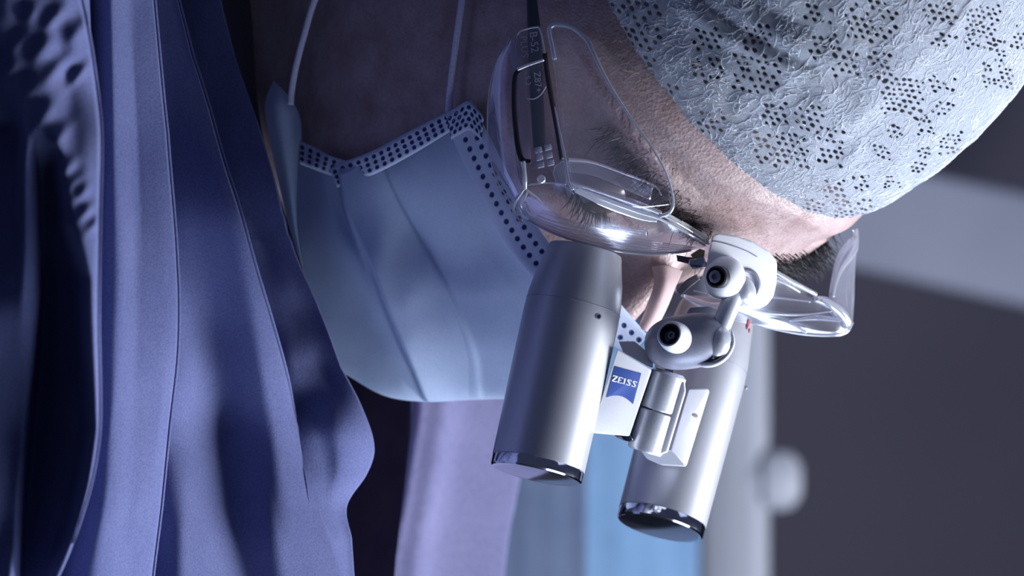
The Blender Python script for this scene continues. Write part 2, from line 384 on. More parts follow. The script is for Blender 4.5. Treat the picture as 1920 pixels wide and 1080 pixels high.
# ------------------------------------------------------------------ the surgeon: body
person = thing('person', (900, 1200, 500), 'person leaning forward in navy scrubs, face turned down behind mask and loupes', 'person')
hs = np.array([ # u, front, back, half width, centre shift along F
 (735, 5, 5, 5, -60), (728, 120, 120, 120, -50), (690, 270, 300, 255, -30), (600, 420, 480, 375, -10), (450, 530, 600, 455, 0), (300, 590, 670, 492, 0), (150, 608, 690, 506, 0),
 (0, 612, 690, 508, 0), (-60, 618, 680, 506, 0), (-150, 606, 660, 500, 0), (-300, 585, 600, 478, 0), (-450, 580, 520, 452, 0), (-600, 578, 450, 415, 0),
 (-700, 560, 420, 372, 0), (-780, 520, 410, 330, 0), (-840, 430, 410, 315, 0), (-900, 300, 420, 310, 0), (-1000, 190, 440, 320, 0), (-1200, 150, 470, 340, 0), (-1500, 150, 500, 360, 0), (-1700, 100, 500, 350, 0), (-2100, 60, 450, 330, 0)], float)
nh, nt_ = 420, 300
uu = np.concatenate([np.linspace(735, 600, 40, endpoint=False), np.linspace(600, -900, 330, endpoint=False), np.linspace(-900, -2100, 50)])
tab = [np.interp(uu, hs[::-1, 0], hs[::-1, k]) for k in range(5)]
def sm(a, w):
    k = np.ones(w) / w; p = np.pad(a, w // 2, 'edge'); return np.convolve(p, k, 'valid')[:len(a)]
for k in (1, 2, 3): tab[k][40:] = sm(tab[k], 15)[40:]
th = np.linspace(-math.pi, math.pi, nt_, endpoint=False)[None, :]
ct, stt = np.cos(th), np.sin(th); U2 = uu[:, None]
pw = 0.88
cf = np.sign(ct) * np.abs(ct) ** pw; sf = np.sign(stt) * np.abs(stt) ** pw
Fp = np.where(ct > 0, tab[1][:, None], tab[2][:, None]) * cf + tab[4][:, None]
Lp = tab[3][:, None] * sf
g = lambda a, s: np.exp(-(a / s) ** 2)
front = np.clip(ct * 1.6, 0, 1)
al = np.abs(Lp)
disp = 0
disp = disp - 62 * g(al - 205, 115) * g(U2 + 195, 80)          # sockets
disp = disp + 36 * g(al - 205, 80) * g(U2 + 200, 55)           # lids
disp = disp - 14 * g(al - 205, 55) * g(U2 + 212, 7)            # lid crease
disp = disp + 24 * g(al - 190, 170) * g(U2 + 85, 42)           # brow ridge
disp = disp - 30 * g(al, 60) * g(U2 + 165, 40)                 # nasion
nz = np.clip((-U2 - 150) / 290, 0, 1) * np.clip((U2 + 520) / 60, 0, 1)
disp = disp + 190 * nz * g(al, 42 + 34 * np.clip((-U2 - 150) / 300, 0, 1)) + 60 * g(al - 62, 38) * g(U2 + 440, 40)
disp = disp + 34 * g(al, 150) * g(U2 + 575, 24) + 36 * g(al, 130) * g(U2 + 640, 26) - 16 * g(al, 150) * g(U2 + 608, 8)
disp = disp + 30 * g(al, 120) * g(U2 + 770, 55) + 22 * g(al - 330, 90) * g(U2 + 300, 90)
Fp = Fp + disp * front
# ears
ear = g(U2 + 230, 100) * g(ct + 0.18, 0.17)
Lp = Lp + np.sign(stt) * 70 * np.clip(ear * 1.4, 0, 1) ** 2 - np.sign(stt) * 45 * g(U2 + 230, 48) * g(ct + 0.12, 0.07)
P = H(Lp, Fp, U2 + 0 * Lp)
sp_ = (P - CC) @ AXi; rad = np.linalg.norm(sp_, axis=2); polar = np.arccos(np.clip((sp_ @ pole) / rad, -1, 1))
wgt = np.clip((pm + 0.03 - polar) / 0.10, 0, 1); lim = 0.962 + 0.05 * (1 - wgt)
newr = np.where((rad > lim) & (polar < pm + 0.10), lim + (rad - lim) * 0.15 * (1 - wgt), rad)
P = CC + (sp_ * (newr / rad)[..., None]) @ AX
PB = P.reshape(-1, 3).copy()
def SK(x, y, r=11):
    q = (np.abs(PB[:, 0] - x) < r) & (np.abs(PB[:, 1] - y) < r)
    return PB[q, 2].min() if q.any() else 1e9
def clear_skin(pts, gap):
    return [(x, y, min(d_, SK(x, y) - gap)) for (x, y, d_) in pts]
body = mesh('body', P.reshape(-1, 3), gridfaces(len(uu), nt_, True) + [list(range(nt_)), [(len(uu) - 1) * nt_ + i for i in range(nt_)]], M['skin'], person)

# eyes
for s in (-1, 1):
    c = H(s * 207, 470, -206)
    e = ellipsoid('eye', c, (Lh, Uh, Fh), (84, 84, 84), simple('eye_white', (0.62, 0.55, 0.55), 0.2), person, 32, 20)
    P, f = lathe_geo(c + Fh * 78 - Uh * 12, Fh - 0.15 * Uh, [(0, 34), (5, 30), (7, 12), (7.5, 0.1)], 24)
    mesh('iris', P, f, simple('iris_brown', (0.05, 0.03, 0.02), 0.1), e)

# eyebrows, lashes (thin tapering hairs)
def hairs(name, roots, dirs, lens, r, m, parent, bend=0.3):
    gs = []
    for p, dv, L in zip(roots, dirs, lens):
        side = np.cross(dv, rng.normal(size=3)); side /= np.linalg.norm(side) + 1e-6
        pts = [p, p + dv * L * 0.5 + side * L * bend * 0.18, p + dv * L + side * L * bend * 0.6]
        gs.append(tube_geo(pts, [r, r * 0.8, r * 0.25], 3, 5))
    P, f = join_geo(gs); return mesh(name, P, f, m, parent)
def skin_front(l, u):
    """front depth of the face at lateral l, height u (interpolated from the body grid)"""
    iu = np.argmin(np.abs(uu - u)); row = Lp[iu] if Lp.ndim == 2 else Lp; half = ct[0] > 0.05
    o = np.argsort(Lp[iu][half]); return np.interp(l, Lp[iu][half][o], Fp[iu][half][o])
for s in (-1, 1):
    rt, dr, ln = [], [], []
    for i in range(340):
        t = rng.random(); l = s * (70 + 290 * t); u = -85 + 40 * math.sin(t * 2.6) + rng.normal() * 15 - 30 * t
        f = skin_front(l, u); rt.append(H(l, f - 2, u)); v = s * Lh * (0.9 + rng.normal() * 0.2) + Fh * (0.45 + rng.random() * 0.3) + Uh * (0.35 - 0.6 * t + rng.normal() * 0.25)
        dr.append(v / np.linalg.norm(v)); ln.append(rng.uniform(32, 66))
    tag(hairs('eyebrow', rt, dr, ln, 0.95, M['hair'], person), kind='stuff')
    rt, dr, ln = [], [], []
    for i in range(46):
        t = i / 45; l = s * (135 + 145 * t); u = -222 - 12 * math.sin(t * 3.14); f = 556 - 25 * abs(t - 0.5) * 2
        rt.append(H(l, f, u)); v = Fh * 0.9 - Uh * 0.35 + s * Lh * (t - 0.5) * 0.8; dr.append(v / np.linalg.norm(v)); ln.append(rng.uniform(34, 52))
    tag(hairs('eyelashes', rt, dr, ln, 1.3, M['hair'], person, 0.5), kind='stuff')
# short vellus hairs on the forehead and temple
rt, dr, ln = [], [], []
for i in range(900):
    l = rng.uniform(-440, 60); u = rng.uniform(-40, 190); f = skin_front(l, u)
    p = H(l, f, u); rt.append(p); v = -0.7 * Lh * rng.uniform(0.2, 1) + Uh * rng.normal() * 0.7 + Fh * 0.25; dr.append(v / np.linalg.norm(v)); ln.append(rng.uniform(14, 34))
m = simple('vellus_hair', (0.45, 0.36, 0.34), 0.6)
tag(hairs('fine_forehead_hair', rt, dr, ln, 0.24, m, person, 0.5), kind='stuff')

# ------------------------------------------------------------------ scrubs
EDGE = {}
def shirt(name, edges, bright, base, tilt=0.0, m=None, extra=None, nu=170, nv=400, soft=1.0, thick=8, amp=1.0):
    """cloth between two traced edges; folds whose slopes follow how strongly each strip catches the side light"""
    edges = [(-420,) + tuple(edges[0][1:])] + edges + [(1700,) + tuple(edges[-1][1:])]
    E = np.array(edges, float); ys = np.linspace(E[0, 0], E[-1, 0], nv); tt = np.interp(ys, E[:, 0], np.linspace(0, 1, len(E)))
    EE = cr(E, tt); xl, xr, dl, dr = EE[:, 1], EE[:, 2], EE[:, 3], EE[:, 4]
    u = np.linspace(0, 1, nu)
    byk = sorted(bright.keys()); BT = []
    for y in byk:
        a = np.array(bright[y], float); l = np.interp(y, ys, xl); r = np.interp(y, ys, xr)
        BT.append(np.interp(l + (r - l) * u, a[:, 0], a[:, 1]))
    BT = np.array(BT); Bm = np.array([np.interp(ys, byk, BT[:, j]) for j in range(nu)]).T
    ker = np.ones(7) / 7
    Bm = np.array([np.convolve(np.pad(r, 3, 'edge'), ker, 'valid') for r in Bm])
    kv = np.hanning(27); kv /= kv.sum(); Bm = np.array([np.convolve(np.pad(c_, 13, 'edge'), kv, 'valid') for c_ in Bm.T]).T
    I = np.clip(Bm / 125.0, 0, 0.95)
    k = (I - 0.33) * 3.0 * soft + 0 * I
    dx = (xr - xl)[:, None] / (nu - 1); Z = np.cumsum(k * dx, 1)
    rise = Z[:, -1] - Z[:, 0]; keep = np.clip(rise * 0.85, -40, 175)
    kv2 = np.hanning(41); kv2 /= kv2.sum(); keep = np.convolve(np.pad(keep, 20, 'edge'), kv2, 'valid')
    Z = Z - (Z[:, :1] + (rise - keep)[:, None] * u[None, :])
    Z = Z * amp + dl[:, None]
    X = xl[:, None] + (xr - xl)[:, None] * u[None, :]; Y = ys[:, None] + 0 * X
    # rounded hem at the right edge: rolls away
    Z = Z + 8 * np.clip((u[None, :] - 0.975) / 0.025, 0, 1) ** 2 
    nn = np.array([[noise.noise((x * 0.012, y * 0.004, base * 0.1)) for x in X[j, ::6]] for j, y in enumerate(ys)])
    Z = Z + np.array([np.interp(u, u[::6], r) for r in nn]) * 7
    if extra is not None: Z = Z + extra(X, Y)
    EDGE[name] = (np.stack([X[:, 0], Y[:, 0], Z[:, 0]], -1), np.stack([X[:, -1], Y[:, -1], Z[:, -1]], -1))
    return sheet(name, np.stack([X, Y, Z], -1), m or M['scrubs'], person, thick)
scr = None
# collar and front edge (deepest)
shirt('scrub_collar', [(-60, 300, 405, 365, 420), (100, 330, 440, 355, 400), (250, 380, 490, 335, 380), (400, 420, 530, 315, 360), (450, 440, 546, 305, 350), (580, 480, 600, 275, 310), (690, 515, 641, 255, 280),
  (760, 530, 678, 240, 262), (835, 550, 702, 225, 250), (885, 570, 690, 215, 240), (948, 580, 651, 205, 225), (1010, 590, 660, 200, 220), (1200, 600, 672, 195, 220)],
 {-60: [(300, 30), (405, 8)], 300: [(400, 15), (500, 5)], 450: [(440, 30), (480, 60), (500, 30), (540, 12)], 560: [(480, 50), (520, 30), (560, 55), (600, 25)], 600: [(500, 60), (540, 75), (575, 40), (610, 25)],
  650: [(520, 15), (550, 40), (600, 60), (630, 40)], 700: [(530, 15), (560, 85), (600, 75), (620, 20), (645, 30)], 750: [(540, 85), (575, 20), (610, 15), (640, 40), (675, 60)],
  800: [(550, 10), (590, 40), (615, 25), (640, 55), (695, 90)], 850: [(560, 60), (600, 70), (625, 35), (640, 70), (690, 95)], 920: [(580, 85), (620, 80), (650, 95)], 1000: [(590, 95), (640, 105), (660, 60)], 1200: [(600, 100), (660, 100)]},
 3, amp=1.0, nu=130)
# front panel with the deep valley
shirt('scrub_front', [(-60, 250, 322, 95, 120), (100, 262, 358, 90, 110), (200, 270, 390, 85, 105), (300, 280, 418, 80, 100), (400, 290, 450, 75, 95), (500, 300, 478, 75, 90), (600, 300, 508, 70, 85), (700, 298, 536, 65, 80),
  (800, 290, 560, 60, 80), (950, 270, 602, 55, 80), (1080, 255, 648, 55, 85), (1200, 245, 690, 55, 90)],
 {-60: [(280, 60), (320, 40)], 0: [(290, 60), (320, 55), (330, 25)], 200: [(300, 45), (350, 38), (375, 45), (390, 40)], 400: [(325, 25), (350, 30), (380, 20), (420, 25), (435, 50), (450, 60)],
  500: [(330, 60), (345, 55), (370, 45), (400, 25), (440, 22), (465, 55), (478, 70)], 600: [(332, 85), (350, 90), (385, 70), (410, 30), (460, 22), (490, 75), (508, 85)],
  700: [(325, 80), (360, 100), (395, 85), (415, 45), (440, 22), (480, 28), (500, 70), (536, 90)], 800: [(318, 90), (350, 105), (400, 105), (425, 60), (445, 22), (495, 28), (520, 75), (560, 95)],
  900: [(305, 35), (330, 70), (360, 108), (415, 105), (440, 45), (470, 25), (510, 35), (535, 85), (585, 95)], 1000: [(295, 20), (330, 50), (350, 100), (430, 108), (450, 45), (500, 35), (525, 80), (600, 105)],
  1080: [(285, 22), (325, 45), (350, 100), (450, 108), (470, 50), (510, 45), (540, 90), (650, 105)], 1200: [(285, 22), (325, 45), (350, 100), (470, 100), (530, 50), (560, 90), (690, 100)]},
 5, nu=240)
# side panel and soft bright ridge
shirt('scrub_side', [(-60, 165, 284, -160, -30), (100, 168, 297, -160, -35), (250, 170, 312, -160, -40), (500, 165, 331, -160, -45), (650, 160, 332, -160, -45), (800, 150, 316, -160, -45), (950, 120, 301, -160, -40), (1080, 90, 285, -160, -35), (1200, 70, 272, -160, -35)],
 {-60: [(165, 5), (200, 5), (212, 80), (230, 105), (240, 90), (250, 60), (288, 75)], 100: [(170, 5), (203, 5), (215, 85), (235, 100), (246, 90), (252, 55), (297, 70)], 250: [(190, 5), (206, 15), (218, 85), (245, 105), (254, 95), (260, 50), (312, 62)],
  500: [(185, 5), (200, 15), (215, 45), (235, 100), (250, 108), (258, 70), (268, 60), (300, 62), (331, 85)], 650: [(180, 5), (200, 20), (218, 70), (235, 105), (250, 105), (262, 72), (300, 75), (332, 100)],
  800: [(180, 8), (198, 20), (212, 80), (240, 105), (260, 85), (295, 85), (305, 120), (316, 110)], 950: [(150, 5), (185, 20), (200, 75), (235, 105), (250, 85), (280, 100), (301, 110)], 1080: [(120, 5), (150, 15), (185, 80), (235, 105), (250, 88), (285, 105)], 1200: [(100, 5), (150, 40), (185, 90), (235, 105), (272, 105)]},
 7, nu=190)
# near sleeve with puckered seam
pk = [( 95, 110, 12, 26), (130, 40, 14, 30), (60, 70, 16, 20), (30, 150, 18, 16), (70, 190, 14, 18), (20, 60, 14, 24), (100, 235, 12, 22), (125, 330, 11, 16), (140, 350, 10, 14), (150, 385, 10, 15), (165, 410, 9, 14), (110, 300, 12, 20),
      (10, 215, 16, 16), (45, 225, 14, 14), (60, 250, 18, 12), (0, 110, 16, 20), (85, 20, 12, 20), (40, 10, 14, 16), (135, 130, 9, 22)]
def pucker(X, Y):
    Z = 0 * X
    for (cx, cy, w, h) in pk:
        a = 0.75; xr_ = (X - cx) * math.cos(a) + (Y - cy) * math.sin(a); yr_ = -(X - cx) * math.sin(a) + (Y - cy) * math.cos(a)
        Z += 6.5 * np.exp(-(xr_ / (w * 1.5)) ** 2 - (yr_ / (h * 1.3)) ** 2)
        Z -= 7 * np.exp(-((xr_ - w * 1.8) / w) ** 2 - (yr_ / (h * 1.4)) ** 2)
    def sg(a): return 1 / (1 + np.exp(-a))
    xl_ = np.interp(Y, [240, 300, 560, 700, 900, 1100], [66, 66, 74, 66, 45, 30]); xr_ = np.interp(Y, [240, 300, 420, 520, 800, 900, 1000, 1100], [92, 100, 118, 150, 166, 150, 125, 90])
    Z += 150 * sg((X - xl_) / 3) * sg((xr_ - X) / 6) * sg((Y - 280) / 12)
    Z += 140 * sg((34 - X) / 4) * sg((Y - 240) / 8) * sg((500 - Y) / 25)
    return Z
shirt('scrub_sleeve', [(-60, -160, 142, -580, -230), (60, -160, 164, -580, -228), (150, -160, 178, -580, -225), (250, -160, 188, -580, -220), (420, -160, 185, -580, -220), (600, -160, 183, -580, -220), (800, -160, 185, -580, -222), (900, -160, 170, -580, -226),
   (1000, -160, 140, -580, -230), (1080, -160, 104, -580, -235), (1200, -160, 60, -580, -235)],
 {-60: [(-100, 60), (0, 35), (30, 55), (60, 60), (90, 35), (120, 75), (150, 50)], 100: [(-100, 60), (0, 35), (30, 60), (55, 35), (85, 50), (110, 85), (135, 50), (160, 85)], 200: [(-100, 60), (0, 40), (40, 50), (70, 45), (100, 90), (120, 100), (140, 60), (160, 70), (180, 90)],
  260: [(-100, 60), (0, 5), (25, 5), (50, 60), (70, 30), (100, 50), (125, 95), (150, 60), (187, 90)], 350: [(-100, 60), (0, 5), (25, 5), (38, 80), (55, 85), (64, 8), (100, 8), (115, 60), (140, 80), (155, 60), (172, 95), (187, 90)],
  450: [(-100, 60), (0, 8), (30, 10), (45, 80), (62, 80), (68, 5), (110, 5), (145, 50), (165, 85), (183, 90)], 550: [(-100, 60), (0, 25), (40, 30), (52, 80), (65, 75), (72, 5), (140, 5), (160, 30), (172, 85), (183, 105)],
  680: [(-100, 60), (0, 70), (30, 45), (55, 60), (62, 30), (75, 5), (140, 8), (165, 30), (175, 85), (184, 105)], 800: [(-100, 60), (0, 95), (15, 85), (35, 30), (60, 10), (140, 8), (165, 25), (175, 80), (185, 100)],
  900: [(-100, 60), (0, 90), (12, 70), (25, 25), (60, 10), (120, 10), (150, 55), (168, 65)], 1000: [(-100, 60), (0, 90), (8, 60), (20, 25), (60, 12), (110, 20), (140, 10)], 1200: [(-100, 60), (0, 70), (20, 20), (60, 12)]},
 9, nu=260, extra=pucker)
# the cloth turns under at each fold edge and runs on into the next panel
for a_, b_ in (('scrub_sleeve', 'scrub_side'), ('scrub_side', 'scrub_front'), ('scrub_front', 'scrub_collar')):
    R_, L_ = EDGE[a_][1], EDGE[b_][0]; tq = np.linspace(0, 1, 24)[None, :, None]
    Gr = R_[:, None, :] * (1 - tq) + L_[:, None, :] * tq; Gr[..., 0] -= 6 * np.sin(tq[..., 0] * math.pi); Gr[:, :, 2] += 6
    sheet('turned_fold', Gr[::3], M['scrubs'], person, 6)
# the rest of the scrubs round the back and the shoulders
ub = np.linspace(-1350, -2100, 40); tb = [np.interp(ub, hs[::-1, 0], hs[::-1, k]) for k in range(5)]; thb = np.linspace(-math.pi, math.pi, 90, endpoint=False)
gb = [H((tb[3][i] + 34) * np.sin(thb), np.where(np.cos(thb) > 0, tb[1][i] + 34, tb[2][i] + 34) * np.cos(thb) + tb[4][i] + 8 * np.sin(9 * thb + i * 0.15), ub[i]) for i in range(40)]
mesh('scrub_back', np.concatenate(gb), gridfaces(40, 90, True), M['scrubs'], person)
# undershirt strip at the neck, black sheet painting the deep shade in the neckline
def ribbon(name, ctrl, m, parent, nu=40, nv=120, thick=8):
    return sheet(name, bigrid(ctrl, nu, nv), m, parent, thick)
ribbon('undershirt', [[(350, -420, 570), (405, -420, 545), (456, -420, 575)], [(360, -60, 560), (420, -60, 530), (466, -60, 560)], [(370, 60, 540), (430, 60, 505), (474, 60, 540)], [(400, 160, 520), (450, 160, 480), (480, 160, 515)], [(440, 260, 500), (470, 260, 460), (494, 260, 495)],
  [(480, 360, 480), (505, 360, 450), (522, 360, 480)], [(500, 440, 470), (530, 440, 445), (548, 440, 470)], [(520, 520, 465), (555, 520, 440), (572, 520, 465)]], M['undershirt'], person)
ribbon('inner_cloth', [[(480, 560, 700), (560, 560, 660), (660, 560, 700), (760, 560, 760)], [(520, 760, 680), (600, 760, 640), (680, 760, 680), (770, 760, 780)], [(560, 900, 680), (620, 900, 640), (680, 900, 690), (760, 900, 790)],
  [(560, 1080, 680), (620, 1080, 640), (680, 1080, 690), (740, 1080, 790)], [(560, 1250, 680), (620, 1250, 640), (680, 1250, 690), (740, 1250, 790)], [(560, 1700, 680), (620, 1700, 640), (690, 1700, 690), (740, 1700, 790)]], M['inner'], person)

# ------------------------------------------------------------------ face mask
mask = thing('face_mask', (760, 750, 420), 'light blue pleated surgical face mask tied over the nose and chin', 'mask')
cols = [
 [(563, 266, 392), (556, 350, 400), (560, 440, 410), (580, 540, 430), (612, 640, 460), (642, 696, 500), (650, 700, 600)],
 [(598, 286, 365), (606, 360, 352), (622, 450, 345), (655, 560, 365), (690, 665, 410), (715, 738, 480), (735, 730, 600)],
 [(630, 312, 348), (648, 400, 330), (688, 500, 308), (724, 600, 318), (762, 690, 362), (790, 751, 452), (810, 740, 600)],
 [(700, 286, 322), (716, 345, 306), (762, 440, 276), (812, 550, 270), (850, 660, 312), (858, 747, 432), (870, 735, 600)],
 [(760, 254, 294), (792, 350, 268), (848, 470, 236), (900, 560, 232), (935, 660, 280), (932, 745, 412), (940, 730, 590)],
 [(830, 220, 262), (872, 330, 236), (926, 440, 202), (985, 540, 190), (1030, 650, 232), (1020, 744, 390), (1020, 725, 560)],
 [(884, 192, 240), (932, 300, 212), (985, 410, 172), (1045, 500, 150), (1110, 590, 170), (1130, 715, 300), (1110, 715, 480)],
 [(900, 205, 236), (950, 300, 208), (1010, 400, 165), (1080, 478, 140), (1150, 545, 160), (1214, 634, 230), (1180, 690, 400)]]
cols = [clear_skin(c, 22) for c in cols]
C = np.array(cols, float).transpose(1, 0, 2)
NU, NV = 420, 300
G = bigrid(C[:, :7], NU, NV); u = np.linspace(0, 1, NU)[None, :]; v = np.linspace(0, 1, NV)[:, None]
def pleat(u0, w, a):   # a folded edge: the cloth right of u0 lies proud of the cloth left of it
    return -a * (1 / (1 + np.exp(-(u - u0) / 0.004))) * np.clip(1 - (u - u0) / w, 0, 1) * (u > u0 - 0.05)
fade = np.clip((1 - v) / 0.12, 0, 1) * np.clip(v / 0.05 + 0.4, 0, 1)
G[..., 2] += (pleat(0.335 + 0.02 * v, 0.20, 44) + 16 * np.exp(-np.clip(0.335 + 0.02 * v - u, 0, 1) / 0.05) * (u < 0.335 + 0.02 * v)) * fade
G[..., 2] += 13 * (1 / (1 + np.exp(-(u - (0.535 + 0.10 * v ** 2)) / 0.006))) * np.clip(1 - (u - 0.535 - 0.1 * v ** 2) / 0.22, 0, 1) * fade
for j in range(0, NV):
    for_u = np.array([noise.noise((x * 0.012, j * 0.012, 3.3)) + 0.3 * noise.noise((x * 0.03, j * 0.035, 1.3)) for x in G[j, ::10, 0]])
    G[j, :, 2] += np.interp(u[0], u[0][::10], for_u) * 5
sheet('pleated_panel', G, M['mask'], mask, 4)
# welded bands with rows of dots
def band(name, path_out, path_in, nrow, spacing, m, skip=0.1, lift=-20, dot=4.2, x0=0.0, slant=0.0):
    a = np.array(clear_skin(path_out, 26), float); b_ = np.array(clear_skin(path_in, 26), float); n = 420; k = 64
    A = cr(a, np.linspace(0, 1, n)); B = cr(b_, np.linspace(0, 1, n))
    t = np.linspace(0, 1, k)[None, :, None]; Gb = A[:, None, :] * (1 - t) + B[:, None, :] * t
    Gb[..., 2] += lift + 6 * (2 * np.abs(t[..., 0] - 0.5)) ** 6
    s = np.concatenate([[0], np.cumsum(np.linalg.norm(np.diff((A + B) / 2, axis=0)[:, :2], axis=1))]); wdt = np.linalg.norm((A - B)[:, :2], axis=1)
    dots = np.zeros((n, k)); tt = t[0, :, 0]
    for r in range(nrow):
        tr = (r + 1) / (nrow + 1)
        off = 0.5 * (r % 2) * slant
        ph = ((s / spacing + off) % 1 - 0.5) * spacing
        dd = np.sqrt((ph[:, None] / dot) ** 2 + ((tt[None, :] - tr) * wdt[:, None] / dot) ** 2)
        dots = np.maximum(dots, np.clip(1.1 - dd, 0, 1))
    dots[:int(n * x0)] = 0
    Gb[..., 2] += dots * 3.5
    return sheet(name, Gb, m, mask, 4, {'dot': dots})
band('side_band', [(882, 190, 236), (830, 214, 258), (760, 250, 290), (700, 282, 318), (640, 305, 342), (617, 316, 350)],
     [(893, 215, 238), (842, 248, 256), (776, 288, 284), (712, 322, 306), (655, 344, 328), (632, 352, 338)], 3, 15.5, M['mask_band'], dot=4.6)
band('side_band', [(652, 302, 352), (620, 292, 362), (590, 276, 378), (563, 264, 392)], [(640, 334, 350), (610, 326, 358), (584, 316, 368), (563, 308, 380)], 3, 15.5, M['mask_band'], dot=4.4, lift=-16)
band('nose_band', [(884, 188, 232), (935, 290, 206), (990, 395, 165), (1050, 475, 142), (1130, 535, 150), (1216, 630, 222)],
     [(832, 220, 252), (880, 330, 222), (935, 435, 190), (1000, 522, 166), (1080, 600, 170), (1178, 668, 250)], 2, 19, M['mask_band'], dot=5.4, slant=1)
band('corner_weld', [(905, 215, 222), (880, 190, 224), (858, 200, 234), (838, 215, 244)], [(902, 262, 222), (880, 245, 220), (862, 252, 228), (846, 262, 236)], 4, 13, M['mask_band'], dot=4.4, lift=-24, slant=1)
ribbon('tucked_flap', [[(512, 152, 392), (524, 162, 384), (540, 178, 388)], [(497, 195, 400), (522, 200, 372), (561, 215, 392)], [(505, 260, 410), (532, 270, 375), (566, 262, 398)], [(522, 340, 420), (542, 345, 385), (563, 330, 404)],
  [(538, 410, 430), (550, 415, 400), (562, 420, 412)], [(556, 470, 440), (562, 480, 420), (570, 500, 425)]], M['mask'], mask, 60, 140, 4)
# lit rim of the nose painted as a pale strip, seen between the barrels
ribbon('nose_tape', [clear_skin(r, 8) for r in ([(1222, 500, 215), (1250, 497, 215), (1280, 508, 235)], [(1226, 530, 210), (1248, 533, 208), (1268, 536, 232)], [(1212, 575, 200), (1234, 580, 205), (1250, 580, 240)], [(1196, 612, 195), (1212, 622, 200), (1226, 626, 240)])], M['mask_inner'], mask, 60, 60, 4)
tube('ear_loop', clear_skin([(545, 196, 372), (547, 170, 366), (556, 120, 350), (572, 60, 330), (590, 0, 310), (650, -160, 250), (760, -300, 170), (850, -380, 120)], 8), 6.0, M['loop'], mask, 12, 60, 0.6)
tube('ear_loop', clear_skin([(844, 236, 226), (842, 205, 222), (846, 150, 205), (855, 80, 185), (866, 0, 165), (880, -120, 130), (900, -280, 90)], 30), [8, 6.5, 6.5, 6.5], M['loop'], mask, 12, 60, 0.6)

# ------------------------------------------------------------------ bouffant cap
a_dense = np.linspace(azm[0] - 0.9, azm[-1] + 0.55, 640); a_rest = np.linspace(azm[-1] + 0.55, azm[0] - 0.9 + 2 * math.pi, 80)[1:-1]
az = np.concatenate([a_dense, a_rest]); azp = np.concatenate([[azm[0] - 0.9], azm, [azm[-1] + 0.6, azm[0] - 0.9 + 2 * math.pi]])
beta = np.interp(az, azp, np.concatenate([[pm], pol, [pm, pm]]))
NPOL = 430; tt = np.linspace(0.004, 1, NPOL)[:, None]
B = beta[None, :] * tt
SX = np.cos(B)[..., None] * pole + np.sin(B)[..., None] * (np.cos(az)[None, :, None] * ea + np.sin(az)[None, :, None] * eb)
Q = SX @ AX + CC
px, py = Q[..., 0], Q[..., 1]
facing = (SX @ AX.T @ np.linalg.inv(AX @ AX.T))            # rough outward direction in sphere axes
nout = SX @ AXi.T; nout /= np.linalg.norm(nout, axis=2, keepdims=True)
vis = nout[..., 2] < 0.25
def dist_poly(px, py, pts):
    best = np.full(px.shape, 1e9); par = np.zeros(px.shape); n = len(pts) - 1
    for i in range(n):
        a = np.array(pts[i], float); b_ = np.array(pts[i + 1], float); ab = b_ - a; t = np.clip(((px - a[0]) * ab[0] + (py - a[1]) * ab[1]) / (ab @ ab), 0, 1)
        dx = px - a[0] - t * ab[0]; dy = py - a[1] - t * ab[1]; s = np.sign(ab[0] * (py - a[1]) - ab[1] * (px - a[0])); dd = np.hypot(dx, dy)
        w = dd < np.abs(best); best = np.where(w, dd * s, best); par = np.where(w, (i + t) / n, par)
    return best, par
off = np.zeros(px.shape)   # outward displacement
def fold(pts, w, a, asym=1.0, fadepow=1.0):
    global off
    dd, par = dist_poly(px, py, pts); e = np.sin(np.clip(par, 0, 1) * math.pi) ** 0.5 if fadepow else 1.0
    ww = np.where(dd > 0, w, w * asym); off = off + a * np.exp(-(dd / ww) ** 2) * e * vis
fold([(1240, -60), (1285, 10), (1350, 62), (1430, 105), (1510, 142), (1570, 190)], 15, 10, 1.3)
fold([(1270, -60), (1320, 10), (1380, 55), (1450, 92), (1530, 130)], 9, -9)
fold([(1300, -60), (1380, 15), (1450, 60), (1530, 105), (1600, 140)], 16, 7)
fold([(1340, -60), (1440, 20), (1520, 60)], 12, -5)
fold([(1500, 290), (1570, 245), (1620, 205), (1700, 130), (1765, 62), (1815, 0), (1850, -60)], 22, 9, 3.0)
fold([(1300, 100), (1400, 150), (1480, 185), (1560, 215)], 14, 4)
fold([(1180, 20), (1260, 110), (1360, 190)], 30, 5)
fold([(1560, 330), (1600, 290), (1620, 250)], 12, 4)
fold([(1640, 360), (1700, 300), (1780, 230)], 26, 4)
dd, par = dist_poly(px, py, [(1765, 62), (1790, 30), (1815, 0), (1850, -60)])
off = off + 3.0 / (1 + np.exp(-dd / 1.5)) * np.exp(-np.abs(dd) / 50) * vis * (py < 75)
# pull-in along the elastic hem, tiny ripples along the outline
off -= 16 * np.clip((B / beta[None, :] - 0.93) / 0.07, 0, 1) ** 2
rip = np.array([[noise.noise((x * 0.02, y * 0.02, 0.7)) for x, y in zip(px[i, ::8], py[i, ::8])] for i in range(0, NPOL, 6)])
ripf = np.array([np.interp(np.arange(NPOL), np.arange(0, NPOL, 6), rip[:, j]) for j in range(rip.shape[1])]).T
ripf = np.array([np.interp(np.arange(len(az)), np.arange(0, len(az), 8), r) for r in ripf])
off += ripf * 3.5
